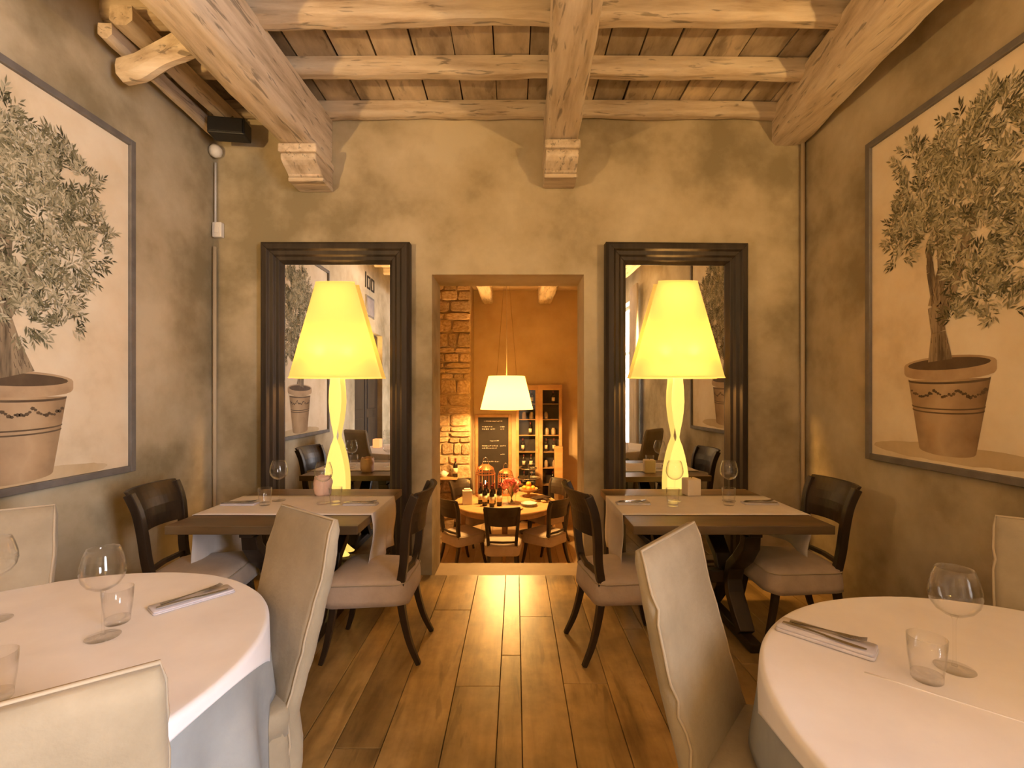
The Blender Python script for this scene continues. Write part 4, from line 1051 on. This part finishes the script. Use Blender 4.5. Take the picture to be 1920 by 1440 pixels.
# vase with flowers
vs = thing('flower_vase', 'clear glass vase of pink flowers on lower room table', 'vase', (-0.06, 6.81, RTZ))
MB().lathe([(0.05, .0005), (.058, .03), (.066, .11), (.08, .2), (.0775, .2), (.063, .11), (.055, .03), (.047, .008)], 24, cap0=True, cap1=True).build('vase_glass', M['glass'], vs, smooth=True)
M['petal'] = mat('pink_petals', (0.75, 0.22, 0.20), (0.88, 0.45, 0.38), scale=12, rough=0.7, rnd=0.15)
M['stem_green'] = mat('flower_green', (0.10, 0.14, 0.04), (0.2, 0.24, 0.08), scale=8, rough=0.7)
rf = random.Random(4)
rose = []
for v in range(3):
    m = MB()
    for L_ in range(3):
        nP = 5 + L_
        for k in range(nP):
            a = 2 * math.pi * k / nP + L_ * .5 + v; r0 = 0.008 + 0.012 * L_
            c = [(r0 * math.cos(a + da) * s, r0 * math.sin(a + da) * s, zz) for da, s, zz in ((-.5, .6, -.012), (.5, .6, -.012), (.62, 1.25, .014 - .006 * L_), (0, 1.45, .02 - .008 * L_), (-.62, 1.25, .014 - .006 * L_))]
            m.add(c, [(0, 1, 2, 3, 4)])
    rose.append(m.mesh('flower_head', M['petal'], smooth=True))
for k in range(30):
    a = rf.random() * 6.283; el = math.acos(rf.uniform(-0.05, 1)); r = 0.125
    p = Vector((r * math.sin(el) * math.cos(a), r * math.sin(el) * math.sin(a), 0.235 + 0.115 * math.cos(el)))
    o = link('flower_head', rf.choice(rose), vs); o.location = p; o.rotation_euler = (el * 0.8 * -math.sin(a), el * 0.8 * math.cos(a), a); o.scale = (1.25, 1.25, 1.25)
    if k % 2 == 0: MB().tube([(p.x, p.y, p.z - .01), (p.x * .35, p.y * .35, 0.15), (-p.x * .25, -p.y * .25, 0.02)], 0.003, 5).build('flower_stem', M['stem_green'], vs)
# fruit bowl with oranges
M['orange'] = mat('orange_peel', (0.80, 0.26, 0.03), (0.9, 0.36, 0.06), scale=20, rough=0.45, bump=0.1)
fb = thing('fruit_bowl', 'footed wooden fruit bowl behind the plates in lower room', 'bowl', (0.20, 7.28, RTZ))
MB().lathe([(0, .0005), (.07, .0005), (.065, .012), (.02, .03), (.02, .06), (.08, .075), (.135, .105), (.145, .13), (.138, .13), (.125, .108), (.07, .085), (0, .08)], 28).build('bowl_body', M['warm_wood'], fb, smooth=True)
om = MB().lathe([(0.0, -.042), (.018, -.038), (.034, -.022), (.041, 0), (.034, .023), (.018, .036), (.004, .039), (0, .036)], 16).mesh('orange', M['orange'], smooth=True)
ol = ['front', 'right', 'back', 'left', 'top']
for k in range(5):
    a = R(-90 + 90 * k); p = (0.20 + .065 * math.cos(a), 7.28 + .065 * math.sin(a), RTZ + .133) if k < 4 else (0.20, 7.28, RTZ + .195)
    o = link('orange', om); o.location = p; tag(o, 'orange at the %s of the fruit bowl in lower room' % ol[k], 'orange', 'oranges in the fruit bowl')
# plates, boards, tray
pm = MB().lathe([(0, 0), (.07, 0), (.075, .004), (.115, .014), (.115, .017), (.07, .008), (0, .006)], 28).mesh('plate', M['white_ceramic'], smooth=True)
for k in range(3):
    o = link('plate', pm); o.location = (0.19, 6.68, RTZ + 0.0005 + k * 0.0125); tag(o, ['bottom', 'middle', 'topmost'][k] + ' plate of the small stack on lower room table', 'plate', 'stacked plates')
for k, (x_, y_, z_, r_) in enumerate(((0.36, 7.02, 0.0005, 20), (0.37, 7.03, 0.0265, 34))):
    o = MB().box(-.13, .13, -.09, .09, 0, .025).box(-.03, .03, -.19, -.09, .002, .023).build('cutting_board', M['dark_wood'] if k else M['warm_wood'], bevel=0.006)
    o.location = (x_, y_, RTZ + z_); o.rotation_euler = (0, 0, R(r_)); tag(o, ['light wooden cutting board lying under the dark one', 'dark cutting board lying on the light board'][k] + ' in lower room', 'cutting board', 'cutting boards')
ty = thing('serving_tray', 'round wooden tray in front of the flower vase', 'tray', (-0.04, 6.50, RTZ))
MB().lathe([(0, .0005), (.13, .0005), (.14, .02), (.134, .02), (.125, .008), (0, .008)], 28).build('tray_dish', M['warm_wood'], ty, smooth=True)
# wire cages with candles
M['copper'] = mat('copper_wire', (0.55, 0.24, 0.10), rough=0.35, metallic=0.8)
def cage(loc, r, h, label):
    t = thing('wire_lantern', label, 'lantern', loc, 0, 'wire lanterns with candles')
    MB().lathe([(0, .0005), (r, .0005), (r, .02), (0, .02)], 24).build('lantern_base', M['copper'], t)
    for k in range(16):
        a = 2 * math.pi * k / 16; c, s = math.cos(a), math.sin(a)
        MB().tube([(r * .97 * c, r * .97 * s, .02), (r * .97 * c, r * .97 * s, h * .62), (r * .8 * c, r * .8 * s, h * .78), (r * .35 * c, r * .35 * s, h * .86)], 0.004, 5).build('cage_wire', M['copper'], t)
    MB().lathe([(r * .985, h * .60), (r * .985, h * .63)], 24, cap0=False, cap1=False).build('cage_hoop', M['copper'], t, solid=0.006)
    MB().lathe([(r * .85, h * .745), (r * .4, h * .865), (r * .1, h * .88)], 24, cap0=False).build('lantern_cap', M['copper'], t, smooth=True)
    MB().tube([(r * .3 * math.cos(R(a)), 0, h * .87 + r * .55 * math.sin(R(a)) * 1.3) for a in range(0, 181, 15)], 0.005, 6).build('lantern_handle', M['steel'], t, smooth=True)
    MB().lathe([(0, .02), (.035, .02), (.035, .16), (0, .162)], 16).build('candle', M['votive_cream'], t)
    MB().lathe([(0.001, .165), (.013, .18), (.014, .195), (.006, .225), (0.001, .24)], 10).build('flame', M['flame'], t, smooth=True)
    point_light('candle_light', (loc[0], loc[1], loc[2] + .2), 1.5, (1, .5, .15), 0.02)
cage((-0.475, 7.36, RTZ), 0.155, 0.56, 'larger copper wire lantern with burning candle behind the wine bottles')
cage((-0.16, 7.42, RTZ), 0.125, 0.47, 'smaller copper wire lantern with burning candle behind the flowers')
# blackboard
cb = thing('menu_blackboard', 'framed menu blackboard with chalk writing on lower room wall', 'blackboard', (-0.40, FB, -0.25))
bw, bh = 0.65, 1.4
MB().box(-bw / 2, -bw / 2 + .055, -.04, -.001, 0, bh).build('frame_stile', M['warm_wood'], cb, bevel=.004); MB().box(bw / 2 - .055, bw / 2, -.04, -.001, 0, bh).build('frame_stile', M['warm_wood'], cb, bevel=.004)
MB().box(-bw / 2 + .055, bw / 2 - .055, -.04, -.001, bh - .055, bh).build('frame_rail', M['warm_wood'], cb, bevel=.004); MB().box(-bw / 2 + .055, bw / 2 - .055, -.04, -.001, 0, .055).build('frame_rail', M['warm_wood'], cb, bevel=.004)
M['slate'] = mat('black_slate', (0.018, 0.012, 0.010), (0.03, 0.022, 0.018), scale=4, rough=0.7)
M['chalk'] = mat('chalk_line', (0.6, 0.5, 0.42), rough=0.9)
MB().box(-bw / 2 + .05, bw / 2 - .05, -.02, -.002, .05, bh - .05).build('board_slate', M['slate'], cb)
rc = random.Random(2)
for (z_, xs) in ((1.27, ((-.17, .16),)), (1.17, ((-.2, -.02), (.12, .2))), (1.13, ((-.2, -.08), (-.05, .03), (.13, .19))), (.92, ((-.06, .11),)), (.83, ((-.2, .08), (.12, .22))), (.79, ((-.2, .06),)), (.68, ((.13, .2),)), (.55, ((-.18, .1),))):
    m = MB()
    for a, b in xs:
        x_ = a
        while x_ < b:
            l = rc.uniform(.012, .035); m.box(x_, min(b, x_ + l), -.0212, -.0201, z_ + rc.uniform(-.004, .004), z_ + rc.uniform(.008, .016)); x_ += l + rc.uniform(.006, .014)
    m.build('chalk_writing', M['chalk'], cb)
# glazed cabinet with bottles and glasses
gc = thing('display_cabinet', 'dark glazed wall cabinet with shelves of bottles in lower room', 'cabinet', (0.405, FB, ZF))
cw, ch_, cd = 0.80, 2.5, 0.22
MB().box(-cw / 2, cw / 2, -.03, -.001, 0, ch_).build('cabinet_back', M['slate'], gc)
MB().box(-cw / 2, -cw / 2 + .04, -cd, -.03, 0, ch_).build('cabinet_side', M['warm_wood'], gc); MB().box(cw / 2 - .04, cw / 2, -cd, -.03, 0, ch_).build('cabinet_side', M['warm_wood'], gc)
MB().box(-cw / 2 + .04, cw / 2 - .04, -cd, -.03, ch_ - .05, ch_).build('cabinet_top', M['warm_wood'], gc); MB().box(-cw / 2 + .04, cw / 2 - .04, -cd, -.03, 0, .08).build('cabinet_bottom', M['warm_wood'], gc)
shz = (0.75, 1.05, 1.33, 1.62, 1.90, 2.17)
for z_ in shz: MB().box(-cw / 2 + .04, cw / 2 - .04, -cd + .03, -.03, z_ - .012, z_).build('shelf', M['warm_wood'], gc)
MB().box(-.012, .012, -cd - .012, -cd + .012, .08, ch_ - .05).build('door_mullion', M['warm_wood'], gc)
for s in (-1, 1):
    m = MB(); a, b = (-cw / 2, -.013) if s < 0 else (.013, cw / 2)
    m.box(a, a + .05, -cd - .02, -cd, 0, ch_).box(b - .05, b, -cd - .02, -cd, 0, ch_).box(a + .05, b - .05, -cd - .02, -cd, ch_ - .09, ch_).box(a + .05, b - .05, -cd - .02, -cd, 0, .09)
    dr = m.build('cabinet_door', M['warm_wood'], gc)
    MB().box(a + .05, b - .05, -cd - .012, -cd - .008, .09, ch_ - .09).build('pane', M['glass'], dr)
M['jar'] = mat('pale_jar', (0.32, 0.22, 0.13), (0.42, 0.30, 0.18), scale=6, rough=0.3)
rj = random.Random(6)
nth = ['first', 'second', 'third', 'fourth', 'fifth']
rowname = ['lowest', 'second', 'third', 'fourth', 'fifth', 'top']
jars = [MB().lathe([(0, .0005), (.035, .0005), (.038, .02), (.038, .09), (.026, .11), (.026, .125), (0, .125)], 14).mesh('storage_jar', M['jar'], smooth=True)]
for i, z_ in enumerate(shz):
    for k in range(5):
        x_ = 0.405 - .27 + .135 * k + rj.uniform(-.02, .02)
        if (i + k) % 5 == 3: continue
        if i % 2 == 1 and i < 5 and k > 2 or i == 4:
            o = link('storage_jar', jars[0]); o.location = (x_, FB - .11, ZF + z_ + .0005)
            tag(o, 'pale storage jar, %s from the left on %s shelf of glazed cabinet' % (nth[k], rowname[i]), 'jar', 'jars in the cabinet')
        else:
            c = bottle((x_, FB - .11, ZF + z_ + .0005), 'bottle, place %s from the left on %s shelf of glazed cabinet' % (nth[k], rowname[i]), 'bottles in the cabinet'); c.scale = (0.75, 0.75, 0.75)
# orange wooden post in front of the cabinet's right side, and small shelf on the stone pier
tag(MB().box(.66, .80, FB - .45, FB - .31, ZF, 0.62).build('wooden_post', M['warm_wood'], bevel=0.008), 'square orange-brown wooden post in front of glazed cabinet', 'post')
sh = thing('wall_shelf', 'small wooden shelf on the stone pier in lower room', 'shelf', (-1.12, PY - .03, 0.16))
MB().box(-.18, .18, -.2, 0, -.03, 0).build('shelf_board', M['warm_wood'], sh, bevel=.004)
for s in (-1, 1): MB().tube([(s * .12, -.01, -.14), (s * .12, -.15, -.03)], .01, square=True).build('shelf_bracket', M['dark_wood'], sh)
bottle((-.98, PY - .12, .1605), 'dark bottle standing on the small shelf of the stone pier', 'bottle on pier shelf')
bo = thing('ceramic_bowl', 'white ceramic bowl on the small shelf of the stone pier', 'bowl', (-1.17, PY - .13, .1605))
MB().lathe([(0, 0), (.04, 0), (.045, .01), (.085, .07), (.08, .07), (.04, .015), (0, .012)], 20).build('bowl_body', M['white_ceramic'], bo, smooth=True)
MB().lathe([(0, .013), (.055, .04), (.05, .09), (0, .11)], 16).build('bowl_contents', M['runner'], bo, smooth=True)
# tiered stand with platters before the cabinet
ts = thing('tiered_stand', 'dark tiered stand with platters before the glazed cabinet', 'stand', (0.22, 7.93, ZF))
MB().lathe([(0, 0), (.16, 0), (.16, .02), (.02, .03), (.015, 1.15), (0, 1.16)], 20).build('stand_post', M['dark_wood'], ts)
for z_, r_ in ((.72, .2), (.9, .18), (1.06, .13)):
    MB().lathe([(.016, z_), (r_, z_ + .012), (r_ + .02, z_ + .035), (r_ + .012, z_ + .037), (r_ - .01, z_ + .018), (.016, z_ + .008)], 24, cap0=False, cap1=False).build('platter', M['steel'], ts, smooth=True)
